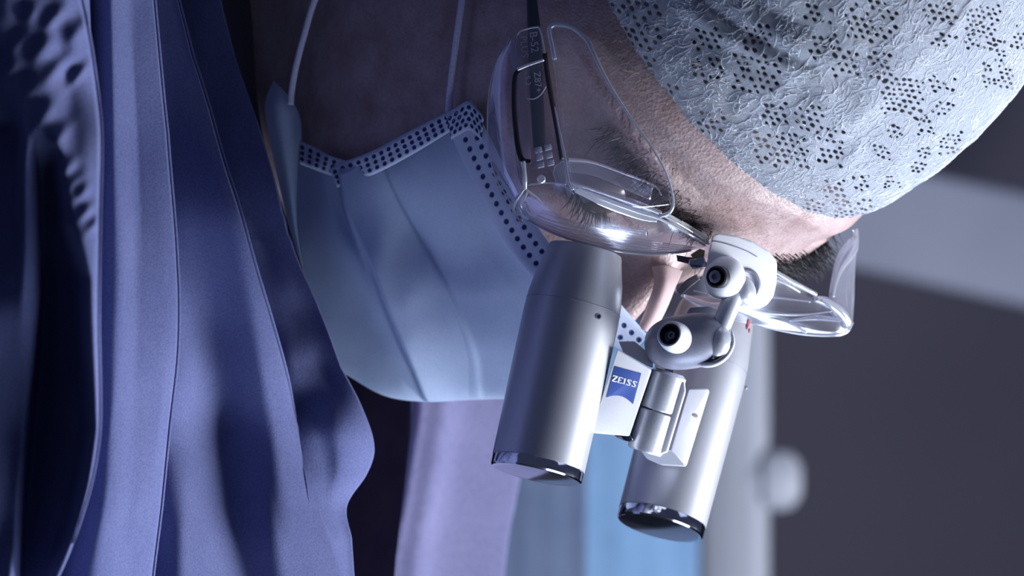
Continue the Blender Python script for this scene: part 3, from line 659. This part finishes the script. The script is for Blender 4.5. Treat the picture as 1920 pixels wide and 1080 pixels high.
# perforations
clus = [(1158, 1237, 0, 92, 17), (1118, 1144, -4, 16, 15), (1301, 1352, 51, 96, 15), (1299, 1356, 107, 154, 14), (1376, 1463, 98, 175, 15), (1395, 1446, 47, 92, 15), (1203, 1228, 107, 141, 16), (1308, 1357, 206, 251, 14),
 (1432, 1477, 193, 234, 14), (1491, 1546, 198, 240, 14), (1416, 1515, 249, 315, 13.5), (1530, 1585, 238, 266, 13), (1532, 1583, 279, 311, 13), (1547, 1585, 337, 369, 12), (1596, 1632, 330, 364, 11), (1504, 1549, 377, 405, 11.5),
 (1560, 1634, 375, 422, 11), (1508, 1563, 8, 45, 15), (1585, 1680, 0, 77, 15), (1516, 1574, 64, 107, 15), (1561, 1613, 98, 143, 14.5), (1630, 1670, 96, 147, 13.5), (1653, 1730, 143, 213, 13), (1745, 1795, 141, 171, 12.5), (1745, 1790, 190, 216, 12),
 (1732, 1788, 4, 43, 14), (1745, 1790, 60, 86, 13), (1809, 1875, 9, 92, 11.5), (1858, 1884, 75, 113, 11), (1897, 1930, 51, 92, 11), (1845, 1899, 120, 167, 10), (1715, 1738, 218, 229, 11), (1660, 1695, 235, 260, 12), (1717, 1752, 220, 252, 11),
 (1762, 1805, 250, 290, 10), (1718, 1746, 275, 295, 10.5), (1705, 1735, 305, 325, 11), (1640, 1668, 272, 296, 11), (1240, 1275, 160, 190, 14), (1590, 1640, 430, 440, 10), (1660, 1690, 330, 352, 10)]
hole = np.zeros(px.shape); okm = nout[..., 2] < 0.05
for (x0, x1, y0, y1, sp) in clus:
    ang = 0.60 if x0 < 1600 else 0.35; ex = np.array([math.cos(ang), math.sin(ang)]); cxm, cym = (x0 + x1) / 2, (y0 + y1) / 2; nst = 9
    for i in range(-nst, nst + 1):
        for j in range(-nst, nst + 1):
            hx = cxm + (i + 0.5 * (j % 2)) * sp * 1.02 * math.cos(0.2) - j * 2.0 + rng.normal() * 1.0; hy = cym + j * sp * 0.78 + (i + 0.5 * (j % 2)) * sp * 0.22 + rng.normal() * 1.0
            if not (x0 - 1 <= hx <= x1 + 1 and y0 - 1 <= hy <= y1 + 1) or rng.random() < 0.14: continue
            sel = okm & (np.abs(px - hx) < 12) & (np.abs(py - hy) < 12); ii = np.nonzero(sel)
            if not len(ii[0]): continue
            ax_ = px[ii] - hx; ay_ = py[ii] - hy; al_ = ax_ * ex[0] + ay_ * ex[1]; ac_ = -ax_ * ex[1] + ay_ * ex[0]; sc_ = rng.uniform(0.75, 1.15)
            dd = np.sqrt((al_ / (sp * 0.38 * sc_)) ** 2 + (ac_ / (sp * 0.20 * sc_)) ** 2); hole[ii] = np.maximum(hole[ii], 1.0 - dd)
off -= np.clip(hole + 0.5, 0, 1) * 2.0
Q = Q + nout * off[..., None] * (-1 if (nout[..., 2][vis].mean() > 0) else 1)
capo = thing('bouffant_cap', (1500, 430, 300), 'white perforated nonwoven surgical cap pulled over the head', 'cap')
fc = gridfaces(NPOL, len(az), True); fc.append(list(range(len(az))))
mesh('cap_cloth', Q.reshape(-1, 3), fc, M['cap'], capo, True, {'hole': np.clip(hole, 0, 1)})
hq = CC + (SX[::6, ::4] @ AX) * 0.982; hq = hq[:int(hq.shape[0] * 0.93)]; nn_ = hq.shape[1]
mesh('hair', hq.reshape(-1, 3), gridfaces(hq.shape[0], nn_, True) + [list(range(nn_))], M['hair_short'], person)
# loose curly fibres of the nonwoven cloth
gs = []; nd = len(a_dense); rr = np.array([0.42, 0.45, 0.4, 0.25])
while len(gs) < 3000:
    i0 = rng.uniform(30, NPOL - 4); j0 = rng.uniform(4, nd - 5); i0 = NPOL - (NPOL - i0)
    if nout[int(i0), int(j0), 2] > 0.1 or Q[int(i0), int(j0), 1] < -60 or Q[int(i0), int(j0), 0] > 2000: continue
    ang = rng.uniform(0, 2 * math.pi); cv = rng.normal() * 0.5; st_ = rng.uniform(1.6, 3.0); pts = []; hmx = 0
    for k in range(6):
        ii, jj = min(max(i0, 0), NPOL - 2), min(max(j0, 0), nd - 2); a_, b_ = int(ii), int(jj); fi, fj = ii - a_, jj - b_
        q = (Q[a_, b_] * (1 - fi) + Q[a_ + 1, b_] * fi) * (1 - fj) + (Q[a_, b_ + 1] * (1 - fi) + Q[a_ + 1, b_ + 1] * fi) * fj
        hmx = max(hmx, hole[a_, b_], hole[a_ + 1, b_]); pts.append(q + nout[a_, b_] * (0.9 + 0.6 * math.sin(k * 1.3 + cv)))
        i0 += st_ * math.sin(ang); j0 += st_ * 0.75 * math.cos(ang); ang += cv
    if hmx > 0.05 and rng.random() < 0.85: continue
    gs.append(tube_geo(pts, rr, 3, 6))
P, f = join_geo(gs); tag(mesh('loose_fibres', P, f, M['fibre'], capo), kind='stuff')
he = Q[-1]; n_ = len(az); hp = np.concatenate([he, he[:1]])[::4]
P, f = tube_geo(hp, 4.5, 8); mesh('elastic_hem', P, f, M['cap'], capo, True, {'hole': np.zeros(len(P))})

# ------------------------------------------------------------------ safety glasses
gl = thing('safety_glasses', (1330, 460, 160), 'clear plastic safety glasses with side shields worn over the eyes', 'glasses')
# near side shield: curved clear sheet right of the hinge block
def rim(name, pts, r, m=None, n=60, flat=1.0, parent=gl): return tube(name, pts, r, m or M['clear_edge'], parent, 10, n, flat)
sh = [[(1030, 48, -20), (1060, 44, -30), (1085, 56, -34), (1103, 75, -36)], [(1038, 120, -30), (1070, 118, -44), (1100, 118, -50), (1124, 125, -50)], [(1046, 200, -40), (1085, 196, -60), (1130, 192, -68), (1166, 196, -66)],
      [(1056, 280, -52), (1105, 275, -74), (1165, 270, -84), (1212, 276, -78)], [(1064, 330, -60), (1120, 335, -84), (1190, 335, -94), (1248, 330, -84)], [(1072, 350, -64), (1130, 368, -86), (1190, 388, -92), (1258, 384, -80)]]
sh = [[(x, y, d_ - 48) for x, y, d_ in r] for r in sh]
sheet('side_shield', bigrid(sh, 60, 90), M['clear'], gl, 7)
rim('shield_rim', [(1040, 112, -78), (1036, 90, -76), (1030, 62, -72), (1032, 50, -72), (1046, 45, -76), (1072, 50, -82), (1098, 72, -84), (1112, 98, -92), (1126, 128, -100), (1146, 164, -108), (1172, 205, -116), (1200, 245, -126), (1226, 282, -130), (1248, 322, -132), (1260, 360, -130), (1262, 388, -128), (1250, 402, -126), (1236, 406, -124)], [5, 5, 5.5, 5.5, 4.5, 3, 2.4, 2.4, 2.6, 3])
rim('shield_rim', [(1040, 200, -92), (1050, 250, -98), (1060, 300, -104), (1066, 340, -110), (1074, 356, -112)], [1.4, 2.6, 3, 3.2])
sh = None
# near left wing of the shield
wing = [[(954, 76, 10), (960, 74, 4), (968, 86, 0)], [(930, 118, 20), (948, 118, 6), (966, 120, 0)], [(917, 190, 30), (940, 190, 8), (964, 190, -4)], [(914, 260, 40), (940, 262, 10), (966, 262, -6)], [(924, 320, 46), (946, 325, 14), (972, 325, -4)], [(958, 372, 40), (966, 372, 18), (980, 350, -2)]]
sheet('side_wing', bigrid(wing, 30, 70), M['clear'], gl, 6)
rim('wing_rim', [(957, 68, 8), (950, 84, 12), (932, 116, 20), (919, 160, 27), (914, 220, 36), (917, 280, 42), (930, 335, 46), (956, 378, 40), (964, 400, 44), (980, 416, 50)], [1.6, 1.4, 1.3, 1.5, 2.2])
prism('wing_ridge', [(956, 66, -2), (966, 78, -4), (972, 130, -8), (966, 128, -8), (958, 120, -4)], 10, M['clear_haze'], gl, 1.5)
# hinge block with a slot
prism('hinge_block', [(969, 62, -34), (978, 56, -34), (1004, 51, -36), (1012, 54, -36), (1018, 72, -38), (1030, 150, -44), (1048, 250, -52), (1060, 322, -56), (1050, 345, -56), (990, 344, -52), (976, 330, -50), (968, 290, -46), (963, 200, -40), (964, 120, -36)], 12, M['clear_lens'], gl, 2)
tube('slot_edge', [(974, 132, -50), (966, 145, -50), (964, 190, -52), (967, 240, -54), (972, 280, -58), (980, 300, -60), (995, 304, -60)], 5.2, M['black'], gl, 10, 50, 0.5)
tube('slot_edge', [(1021, 100, -52), (1028, 150, -54), (1037, 200, -58), (1046, 250, -62), (1054, 300, -66)], 5.0, M['black'], gl, 10, 40, 0.5)
tube('hinge_rib', [(970, 130, -56), (990, 122, -58), (1020, 112, -58)], [3.6, 3, 2.6], M['clear_edge'], gl, 10, 20)
rim('block_rim', [(969, 66, -42), (978, 57, -42), (1004, 51, -44), (1012, 55, -44), (1019, 85, -46), (1025, 125, -50)], [1.2, 1.6, 2.2, 2.2, 1.6])
prism('temple_arm', [(986, -420, 30), (1010, -420, 30), (1012, 20, -12), (1018, 150, -22), (1024, 284, -32), (1000, 284, -32), (992, 150, -22), (988, 20, -12)], 22, M['temple'], gl, 4)
prism('inner_strip', [(971, 136, -20), (987, 130, -20), (990, 200, -24), (996, 302, -28), (981, 302, -28), (974, 220, -24)], 4, simple('pinkish_plastic', (0.42, 0.35, 0.38), 0.5), gl, 1)
# embossed lettering on the hinge block
e1 = np.array([.09, .995, -0.06]); e2 = np.array([.97, -.16, 0]); 
text('embossed_text', 'B-52', (993, 60, -50), e1, e2, 21, M['embossed'], gl)
text('embossed_text', 'PLUS', (975, 68, -48), e1, e2, 19, M['embossed'], gl)
text('embossed_text', 'Z87+', (1001, 135, -56), e1, e2, 18, M['embossed'], gl)
text('embossed_text', 'S 2', (984, 143, -54), e1, e2, 15, M['embossed'], gl)
tube('embossed_arc', [(988, 185, -54), (1002, 185, -56), (1014, 177, -57), (1024, 162, -58)], 1.1, M['embossed'], gl, 6, 20)
for i, (x, y) in enumerate([(1002, 277), (1020, 272), (1004, 291), (1022, 287), (1006, 305), (1025, 301)]):
    prism('embossed_key', [(x, y, -64), (x + 13, y - 3, -64), (x + 15, y + 8, -65), (x + 2, y + 11, -65)], 5, M['embossed'], gl, 1.5)
text('embossed_text', '168', (1006, 274, -67), e1, e2, 14, M['clear_edge'], gl)
lathe('pivot_pin', (1015, 336, -62), (0, 0, 1), [(0, 0.1), (0, 6), (2, 8), (8, 8), (8, 0.1)], M['clear_edge'], gl, 20)
tube('block_rib', [(980, 302, -60), (983, 320, -60), (984, 340, -58), (985, 355, -56)], [6, 4, 5, 2.5], M['clear_edge'], gl, 10, 30)
prism('hinge_web', [(1040, 310, -58), (1058, 300, -60), (1064, 322, -62), (1062, 348, -62), (1042, 344, -60), (1036, 325, -58)], 12, M['clear_block'], gl, 3)
# near front frame bar: two clear facets
def strip(name, a, b_, m, thick=8, n=50): return sheet(name, bigrid([a, b_], n, 6), m, gl, thick)
strip('brow_bar', [(1064, 300, -62), (1110, 306, -60), (1170, 326, -44), (1225, 348, -20)], [(1068, 322, -66), (1110, 328, -66), (1165, 350, -52), (1220, 374, -30)], M['clear_haze'])
rim('brow_bar_rim', [(1066, 299, -64), (1110, 304, -64), (1170, 325, -48), (1226, 348, -24), (1240, 366, -24)], [4, 3, 2.4, 1.6])
strip('frame_facet', [(1074, 346, -74), (1130, 368, -62), (1210, 396, -30), (1240, 408, -16)], [(1078, 362, -70), (1130, 388, -56), (1200, 414, -24), (1232, 418, -12)], M['clear_edge'])
strip('frame_facet', [(1066, 338, -68), (1130, 356, -64), (1200, 380, -44), (1240, 398, -26)], [(1072, 350, -70), (1130, 366, -64), (1205, 394, -34), (1244, 408, -18)], M['clear_haze'])
rim('frame_rim', [(1068, 344, -76), (1100, 352, -74), (1160, 372, -58), (1235, 400, -26), (1290, 430, 20), (1326, 456, 60)], [3.2, 2.6, 2.4, 2.2])
rim('frame_rim', [(1080, 352, -78), (1130, 374, -66), (1190, 396, -44), (1240, 412, -22), (1290, 438, 14), (1322, 460, 52)], [2, 2.4, 2.6, 2.6])
prism('nose_bar', [(1250, 398, -10), (1290, 420, 22), (1328, 444, 60), (1330, 460, 60), (1300, 448, 28), (1246, 408, -14)], 14, simple('pale_bar', (0.62, 0.64, 0.62), 0.35), gl, 2)
rim('end_piece', [(1236, 404, -60), (1250, 402, -64), (1260, 392, -68), (1263, 375, -70)], [4, 4.5, 3, 2])
# near lens: a curved clear shell with stepped rim lines
lens = [[(985, 346, -20), (1030, 342, -40), (1066, 346, -60), (1130, 370, -50), (1200, 396, -24), (1260, 420, 12), (1326, 458, 60)],
        [(972, 368, 0), (1030, 376, -30), (1080, 392, -40), (1140, 414, -30), (1200, 432, -4), (1260, 446, 34), (1322, 462, 74)],
        [(970, 390, 20), (1030, 412, -6), (1090, 430, -14), (1150, 446, -4), (1205, 456, 20), (1262, 462, 56), (1318, 464, 90)],
        [(978, 408, 40), (1035, 436, 20), (1095, 456, 14), (1155, 470, 24), (1210, 476, 48), (1264, 474, 78), (1312, 466, 106)]]
LG = bigrid(lens, 120, 60); sheet('lens', LG, M['clear_lens'], gl, 9)
for k, (row, w) in enumerate([(59, 2.6), (54, 1.3), (49, 1.2), (44, 1.4), (39, 1.0), (34, 1.1)]):
    pts = LG[row, int(4 + k * 2):116, :].copy(); pts[:, 2] -= 5; rim('lens_step', pts[::6], w, M['clear_haze'] if k else M['clear_edge'], 60)
rim('lens_corner', [(986, 350, -30), (975, 366, -16), (964, 384, 0), (966, 402, 20), (978, 416, 36)], [2, 3.4, 2.6, 2.6])
rim('lens_corner', [(988, 360, -34), (984, 372, -20), (976, 384, -4), (990, 404, 10)], [1.6, 2, 1.8, 1.4])
rim('lens_corner', [(987, 356, -36), (1004, 368, -32), (1018, 382, -24)], [2.6, 1.8, 1.2])
rim('lens_top_line', [(985, 348, -30), (1010, 344, -36), (1040, 342, -44), (1060, 350, -50), (1076, 364, -50)], [1.4, 1.4, 2, 1.4])
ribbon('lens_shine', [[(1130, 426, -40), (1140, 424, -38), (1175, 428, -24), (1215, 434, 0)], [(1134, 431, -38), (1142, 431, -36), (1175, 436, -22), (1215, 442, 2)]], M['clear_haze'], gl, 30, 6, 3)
# near nose pad
ribbon('nose_pad', [[(1268, 478, 90), (1300, 482, 90), (1322, 470, 90)], [(1270, 490, 90), (1300, 494, 88), (1318, 484, 92)]], simple('pad_grey', (0.12, 0.11, 0.14), 0.4), gl, 20, 8, 10)
ribbon('nose_pad', [[(1268, 545, 150), (1285, 527, 140), (1306, 516, 136)], [(1275, 556, 152), (1292, 540, 142), (1312, 524, 138)]], simple('pad_grey2', (0.16, 0.15, 0.19), 0.4), gl, 20, 8, 10)
prism('bridge_clip', [(1294, 478, 70), (1312, 466, 66), (1322, 470, 66), (1320, 486, 70), (1306, 490, 74)], 20, M['brass'], gl, 2)
prism('bridge_bracket', [(1292, 486, 60), (1320, 480, 56), (1326, 500, 58), (1300, 506, 64), (1290, 498, 62)], 24, M['chrome'], gl, 4)
# far lens and shield
far = [[(1440, 508, 260), (1490, 532, 300), (1540, 560, 340), (1575, 580, 372), (1596, 592, 400)], [(1400, 545, 280), (1470, 562, 310), (1530, 585, 340), (1575, 604, 370), (1597, 608, 396)], [(1340, 575, 300), (1430, 592, 320), (1510, 610, 346), (1570, 620, 370), (1594, 618, 392)],
       [(1280, 560, 330), (1400, 606, 340), (1500, 624, 356), (1560, 628, 372), (1588, 622, 390)]]
FG = bigrid(far, 80, 40); sheet('lens', FG, M['clear_lens'], gl, 9)
rim('lens_rim', [(1262, 540, 330), (1290, 562, 334), (1350, 590, 340), (1420, 609, 346), (1500, 625, 356), (1560, 628, 372), (1586, 622, 388), (1597, 604, 398)], [2, 2.5, 3.5, 4.5])
rim('lens_step', [(1360, 575, 320), (1440, 586, 322), (1500, 590, 330), (1560, 584, 350)], [1.2, 3.6, 2.2, 1.0])
rim('lens_step', [(1420, 592, 324), (1470, 602, 330), (1512, 623, 344)], [1.4, 2.8, 3.6])
rim('lens_step', [(1480, 602, 330), (1530, 596, 340), (1575, 600, 360)], [1.4, 5.5, 4.5], M['clear_haze'])
rim('lens_step', [(1300, 545, 320), (1360, 556, 314), (1430, 556, 306), (1520, 566, 330)], [1, 1.6, 2, 1.2], M['clear_haze'])
rim('frame_rim', [(1455, 510, 250), (1490, 530, 276), (1530, 552, 310)], [4.2, 4.2, 4.2])
rim('frame_rim', [(1455, 524, 248), (1480, 536, 268), (1500, 548, 288)], [2.0, 2.0, 1.2])
rim('end_piece', [(1528, 560, 320), (1550, 566, 336), (1572, 580, 352), (1588, 602, 370), (1584, 614, 380)], [6, 10, 10, 9, 6], M['clear_edge'], 40)
rim('end_piece', [(1540, 562, 312), (1556, 576, 318), (1568, 592, 326)], [3, 2.4, 1.4])
shf = [[(1606, 432, 470), (1608, 440, 440), (1606, 446, 420), (1598, 450, 404)], [(1602, 500, 450), (1600, 500, 430), (1588, 490, 408), (1574, 484, 380)], [(1600, 560, 430), (1590, 556, 410), (1576, 545, 380), (1562, 540, 352)], [(1598, 604, 400), (1590, 600, 392), (1576, 592, 370), (1560, 580, 345)]]
sheet('side_shield', bigrid(shf, 50, 60), M['clear_haze'], gl, 7)
rim('shield_rim', [(1607, 430, 440), (1604, 462, 424), (1594, 482, 404), (1576, 508, 380), (1567, 535, 362), (1562, 556, 350)], [3, 6.5, 5, 3, 2.4])
rim('shield_rim', [(1608, 432, 460), (1602, 500, 440), (1600, 560, 430), (1597, 604, 402)], [1.4, 1.6, 2])

# ------------------------------------------------------------------ binocular loupes
lp = thing('binocular_loupes', (1200, 850, 150), 'pair of silver binocular loupes hanging from the safety glasses', 'loupes')
def barrel(p_bot, ax, L, r, topr, taper, label):
    ax = np.asarray(ax, float); ax /= np.linalg.norm(ax)
    b0 = lathe('barrel', p_bot, -ax, [(22, r - 8), (22, r), (60, r), (L * 0.45, r * 1.015), (L * taper, r * 1.02), (L * (taper + 0.08), r * 1.0), (L * (taper + 0.17), r * 0.93), (L * 0.94, (topr + r * 0.05)), (L * 0.985, topr), (L * 0.996, topr - 2), (L, topr - 6), (L, 0.1)], M['silver'], lp, 96)
    b0['label'] = label
    lathe('chrome_ring', p_bot, -ax, [(-1, r - 10), (0, r - 4), (3, r - 1.2), (20, r - 0.6), (22, r - 1.6), (24, r - 8)], M['chrome'], b0, 96)
    lathe('objective_lens', p_bot, -ax, [(0.5, 0.1), (0.5, r * 0.4), (1.5, r * 0.8), (2.5, r - 9), (14, r - 9), (14, 0.1)], M['lens_glass'], b0, 64)
    a, u, v = frame_of(-ax); c = np.asarray(p_bot, float)
    th = np.linspace(0, 2 * math.pi, 90, endpoint=True); ring = [c + a * (L * (taper + 0.045)) + (np.cos(t) * u + np.sin(t) * v) * (r * 1.016) for t in th]
    P, f = tube_geo(ring, 0.45, 6); mesh('seam', P, f, M['grey_plastic'], b0)
    return b0
A1 = (-.213, .962, -.15)
b1 = barrel((1005, 890, -10), A1, 438, 88.5, 70, 0.70, 'near barrel with small set screw')
A2 = (-.246, .94, -.235)
b2 = barrel((1237, 990, 330), A2, 440, 84, 70, 0.70, 'far barrel with red smears')
# set screw
lathe('set_screw', (1122, 593, -72), (0.25, 0.1, -0.95), [(-8, 0.1), (-8, 5.5), (2.2, 5.5), (2.2, 3.5), (-1.5, 3.2), (-1.5, 0.1)], M['dark_metal'], b1, 20)
for (x, y, d_, a, b_) in [(1403, 606, 268, 4, 9), (1405, 620, 270, 2.5, 5), (1399, 727, 284, 3, 4), (1400, 612, 270, 2.5, 6)]:
    ellipsoid('smear', (x, y, d_), ((1, 0, 0.6), (0, 1, 0), (-.6, 0, 1)), (a, b_, 1.5), M['stain'] if y < 700 else M['grey_plastic'], b2, 16, 10)
# bridge plate with the logo
prism('bridge_plate', [(1158, 655, -9.0), (1217, 690, 20.4), (1222, 694, 23.1), (1180, 818, 32.0), (1112, 812, 4.9), (1120, 770, -0.4)], 60, M['white_plastic'], lp, 2.5)
prism('bridge_plate', [(1160, 640, 60), (1190, 640, 60), (1224, 668, 56), (1224, 690, 50), (1214, 686, 50), (1168, 660, 50)], 50, M['white_plastic'], lp, 2)
prism('bridge_facet', [(1221, 693, 60), (1240, 690, 84), (1232, 740, 84), (1204, 838, 90), (1192, 832, 76), (1181, 817, 62)], 50, M['white_plastic'], lp, 3)
prism('bridge_underside', [(1150, 814, 34), (1182, 816, 34), (1192, 831, 44), (1170, 826, 60), (1156, 820, 60)], 40, M['chrome'], lp, 1.5)
def lg(u, v):   # logo plate coordinates
    return np.array([1152.5, 686.5, -8.4]) + np.array([50, 13.5, 21.7]) * u + np.array([-13.2, 50, 5.0]) * v
top = [lg(t, 0) for t in (0, 1)]; right = [lg(1, 1.0 + 0.16)]; arc = [lg(t, 1.17 - 0.18 * math.sin(math.pi * t) ** 0.9) for t in (0.85, 0.7, 0.55, 0.4, 0.25, 0.12, 0)]
poly = top + right + arc
logo = prism('logo', [p + np.array([0, 0, 2.6]) for p in poly], 6, M['logo_blue'], lp, 0.3)
e1 = np.array([50, 13.5, 21.7]) / 51.8; e2 = np.array([13.2, -50, -5.0]) / 51.7
# slab-serif letters, drawn as strokes on the logo
def letters(word, o, e1, e2, w, h, gap, m, parent):
    G = []
    def bar(x0, y0, x1, y1, t):
        a = np.array([x0, y0], float); b_ = np.array([x1, y1], float); dv = b_ - a; L = np.hypot(*dv); dv /= L; nn = np.array([-dv[1], dv[0]]) * t / 2
        c = [a - nn, b_ - nn, b_ + nn, a + nn]; P = []
        for z in (0, -0.8):
            for q in c: P.append(o + e1 * q[0] + e2 * q[1] + np.array([0, 0, z]))
        G.append((np.array(P), [[0, 1, 2, 3], [7, 6, 5, 4], [0, 4, 5, 1], [1, 5, 6, 2], [2, 6, 7, 3], [3, 7, 4, 0]]))
    x = 0.0; t1, t2 = h * 0.13, h * 0.27
    for ch in word:
        if ch == 'Z': bar(x, h - t1 / 2, x + w, h - t1 / 2, t1 * 1.3); bar(x, t1 / 2, x + w, t1 / 2, t1 * 1.3); bar(x + w * 0.86, h - t1, x + w * 0.14, t1, t2); bar(x + .06 * w, h, x + .06 * w, h * .74, t1); bar(x + .95 * w, 0, x + .95 * w, h * .26, t1)
        if ch == 'E': bar(x + w * 0.2, 0, x + w * 0.2, h, t2); bar(x, h - t1 / 2, x + w * .95, h - t1 / 2, t1); bar(x, t1 / 2, x + w, t1 / 2, t1); bar(x + .2 * w, h / 2, x + w * .7, h / 2, t1); bar(x + .93 * w, h, x + .93 * w, h * .76, t1); bar(x + .97 * w, 0, x + .97 * w, h * .26, t1)
        if ch == 'I': bar(x + w * 0.25, 0, x + w * 0.25, h, t2); bar(x, h - t1 / 2, x + w * .5, h - t1 / 2, t1); bar(x, t1 / 2, x + w * .5, t1 / 2, t1); x -= w * 0.45
        if ch == 'S': bar(x + .12 * w, h - t1 * .6, x + w * .9, h - t1 * .6, t1 * 1.2); bar(x + .08 * w, t1 * .6, x + w * .86, t1 * .6, t1 * 1.2); bar(x + .1 * w, h * .86, x + w * .86, h * .2, t2); bar(x + .9 * w, h, x + .9 * w, h * .72, t1); bar(x + .08 * w, 0, x + .08 * w, h * .28, t1)
        x += w + gap
    P, f = join_geo(G); return mesh('logo_lettering', P, f, m, parent, False)
letters('ZEISS', lg(0.035, 0.55) + np.array([0, 0, 2.4]), e1, e2, 9.2, 11.5, 1.3, M['print_white'], logo)
# hinge cylinder and the far block
ax = np.array([-.30, .95, 0.02]); 
lathe('hinge_cylinder', (1256, 697, 62), ax, [(0, 0.1), (0, 26), (6, 34), (73, 34), (76, 32), (76, 0.1)], M['silver_smooth'], lp, 48)
lathe('hinge_cylinder', (1232, 772, 64), ax, [(0, 0.1), (0, 32), (2, 34), (74, 34), (79, 31), (79, 0.1)], M['silver_smooth'], lp, 48)
prism('hinge_cheek', [(1256, 712, 46), (1284, 716, 40), (1286, 735, 40), (1252, 848, 48), (1240, 852, 48), (1232, 846, 50)], 46, M['white_plastic'], lp, 4)
lathe('hinge_pin', (1254, 680, 56), (0.02, 1, 0), [(0, 0.1), (0, 8), (22, 8), (22, 0.1)], M['chrome'], lp, 24)
prism('mount_block', [(1292, 730, 149), (1326, 728, 163), (1330, 734, 165), (1287, 874, 163), (1258, 846, 150)], 90, M['white_plastic'], lp, 3)
prism('mount_block', [(1200, 842, 170), (1262, 844, 152), (1287, 875, 152), (1240, 872, 170), (1212, 860, 180)], 90, M['white_plastic'], lp, 4)
ellipsoid('smudge', (1303, 779, 149), ((1, 0.5, 0), (-.5, 1, 0), (0, 0, 1)), (7, 4, 1.2), simple('grey_smudge', (0.5, 0.48, 0.52), 0.6), lp, 14, 8)
# lower knuckle
kn = ellipsoid('knuckle', (1290, 640, 40), ((1, -0.14, 0.1), (0.14, 1, 0), (-0.1, 0, 1)), (82, 52, 62), M['grey_plastic'], lp, 64, 40, 0.85)
lathe('screw_boss', (1278, 640, 8), (-0.42, -0.25, -0.87), [(0, 0.1), (0, 30), (18, 30), (38, 29), (52, 26), (55, 24), (54, 21), (30, 20), (30, 0.1)], M['white_plastic'], kn, 48)
lathe('screw', (1264, 632, -18), (-0.42, -0.25, -0.87), [(0, 0.1), (0, 19.6), (22, 19.6), (22, 18), (4, 17), (4, 0.1)], M['black'], kn, 32)
lathe('screw_socket', (1263, 631, -20), (-0.42, -0.25, -0.87), [(4, 0.1), (4, 8), (10, 8), (10, 4.5), (6, 4), (6, 0.1)], M['dark_metal'], kn, 6)
ellipsoid('ball_joint', (1347, 644, 20), ((1, 0, 0), (0, 1, 0), (0, 0, 1)), (27, 36, 34), M['silver_smooth'], lp, 40, 26)
tube('socket_lip', [(1316, 672, 12), (1316, 683, 6), (1340, 682, 2), (1362, 668, 2), (1374, 645, 8), (1372, 620, 20)], [3.5, 5, 5.5, 5, 4, 2], M['white_plastic'], lp, 12, 40)
tube('socket_gap', [(1318, 676, 6), (1340, 675, -2), (1358, 662, -2), (1368, 643, 4), (1366, 624, 14)], [2.5, 3, 3, 2], M['black'], lp, 10, 40)
prism('knuckle_base', [(1226, 684, 30), (1290, 692, 24), (1330, 684, 20), (1330, 678, 20), (1260, 670, 20), (1228, 676, 26)], 50, M['silver_smooth'], lp, 3)
prism('back_plate', [(1277, 608, 120), (1293, 576, 120), (1330, 574, 120), (1348, 582, 118), (1346, 612, 118), (1290, 618, 118)], 30, M['grey_plastic'], lp, 4)
# connecting arm and upper mount
lathe('link_rod', (1378, 548, 38), (-.38, .92, -.18), [(0, 0.1), (0, 19), (88, 19), (88, 0.1)], M['silver_smooth'], lp, 40)
mt = prism('bridge_mount', [(1336, 441, 18), (1348, 437, 23), (1380, 442, 38), (1410, 452, 53), (1440, 470, 69), (1454, 486, 78), (1457, 494, 80), (1456, 530, 85), (1450, 556, 86), (1438, 572, 83), (1420, 580, 76), (1400, 578, 67), (1386, 566, 59),
   (1370, 560, 51), (1345, 555, 39), (1328, 535, 28), (1324, 505, 22), (1328, 475, 19)], 60, M['white_plastic'], lp, 7)
mt_seam = None
rim('mount_seam', [(1330, 458, 17), (1340, 453, 20), (1370, 460, 34), (1400, 471, 50), (1420, 482, 60)], 1.0, M['grey_plastic'], 40, 1.0, mt)
ellipsoid('mount_boss', (1358, 521, 36), ((1, 0.1, 0.3), (-0.1, 1, 0), (-0.3, 0, 1)), (40, 41, 44), M['white_plastic'], mt, 48, 30)
lathe('screw_recess', (1350, 520, 0), (-0.40, -0.05, -0.91), [(0, 0.1), (0, 21), (17, 21), (19, 18.5), (17, 16), (8, 15), (8, 0.1)], M['black'], mt, 40)
lathe('screw_head', (1342, 519, -12), (-0.40, -0.05, -0.91), [(0, 0.1), (0, 12), (5, 12), (6, 10), (6, 5.5), (1, 5), (1, 0.1)], M['dark_metal'], mt, 24)
tube('socket_groove', [(1396, 506, 52), (1412, 511, 60), (1421, 530, 67), (1417, 550, 68), (1404, 566, 62), (1388, 571, 56)], [3, 5, 6, 5, 3], M['grey_plastic'], mt, 12, 40)
ellipsoid('ball_joint', (1395, 545, 48), ((1, -.3, 0), (.3, 1, 0), (0, 0, 1)), (22, 30, 30), M['silver_smooth'], mt, 40, 26)
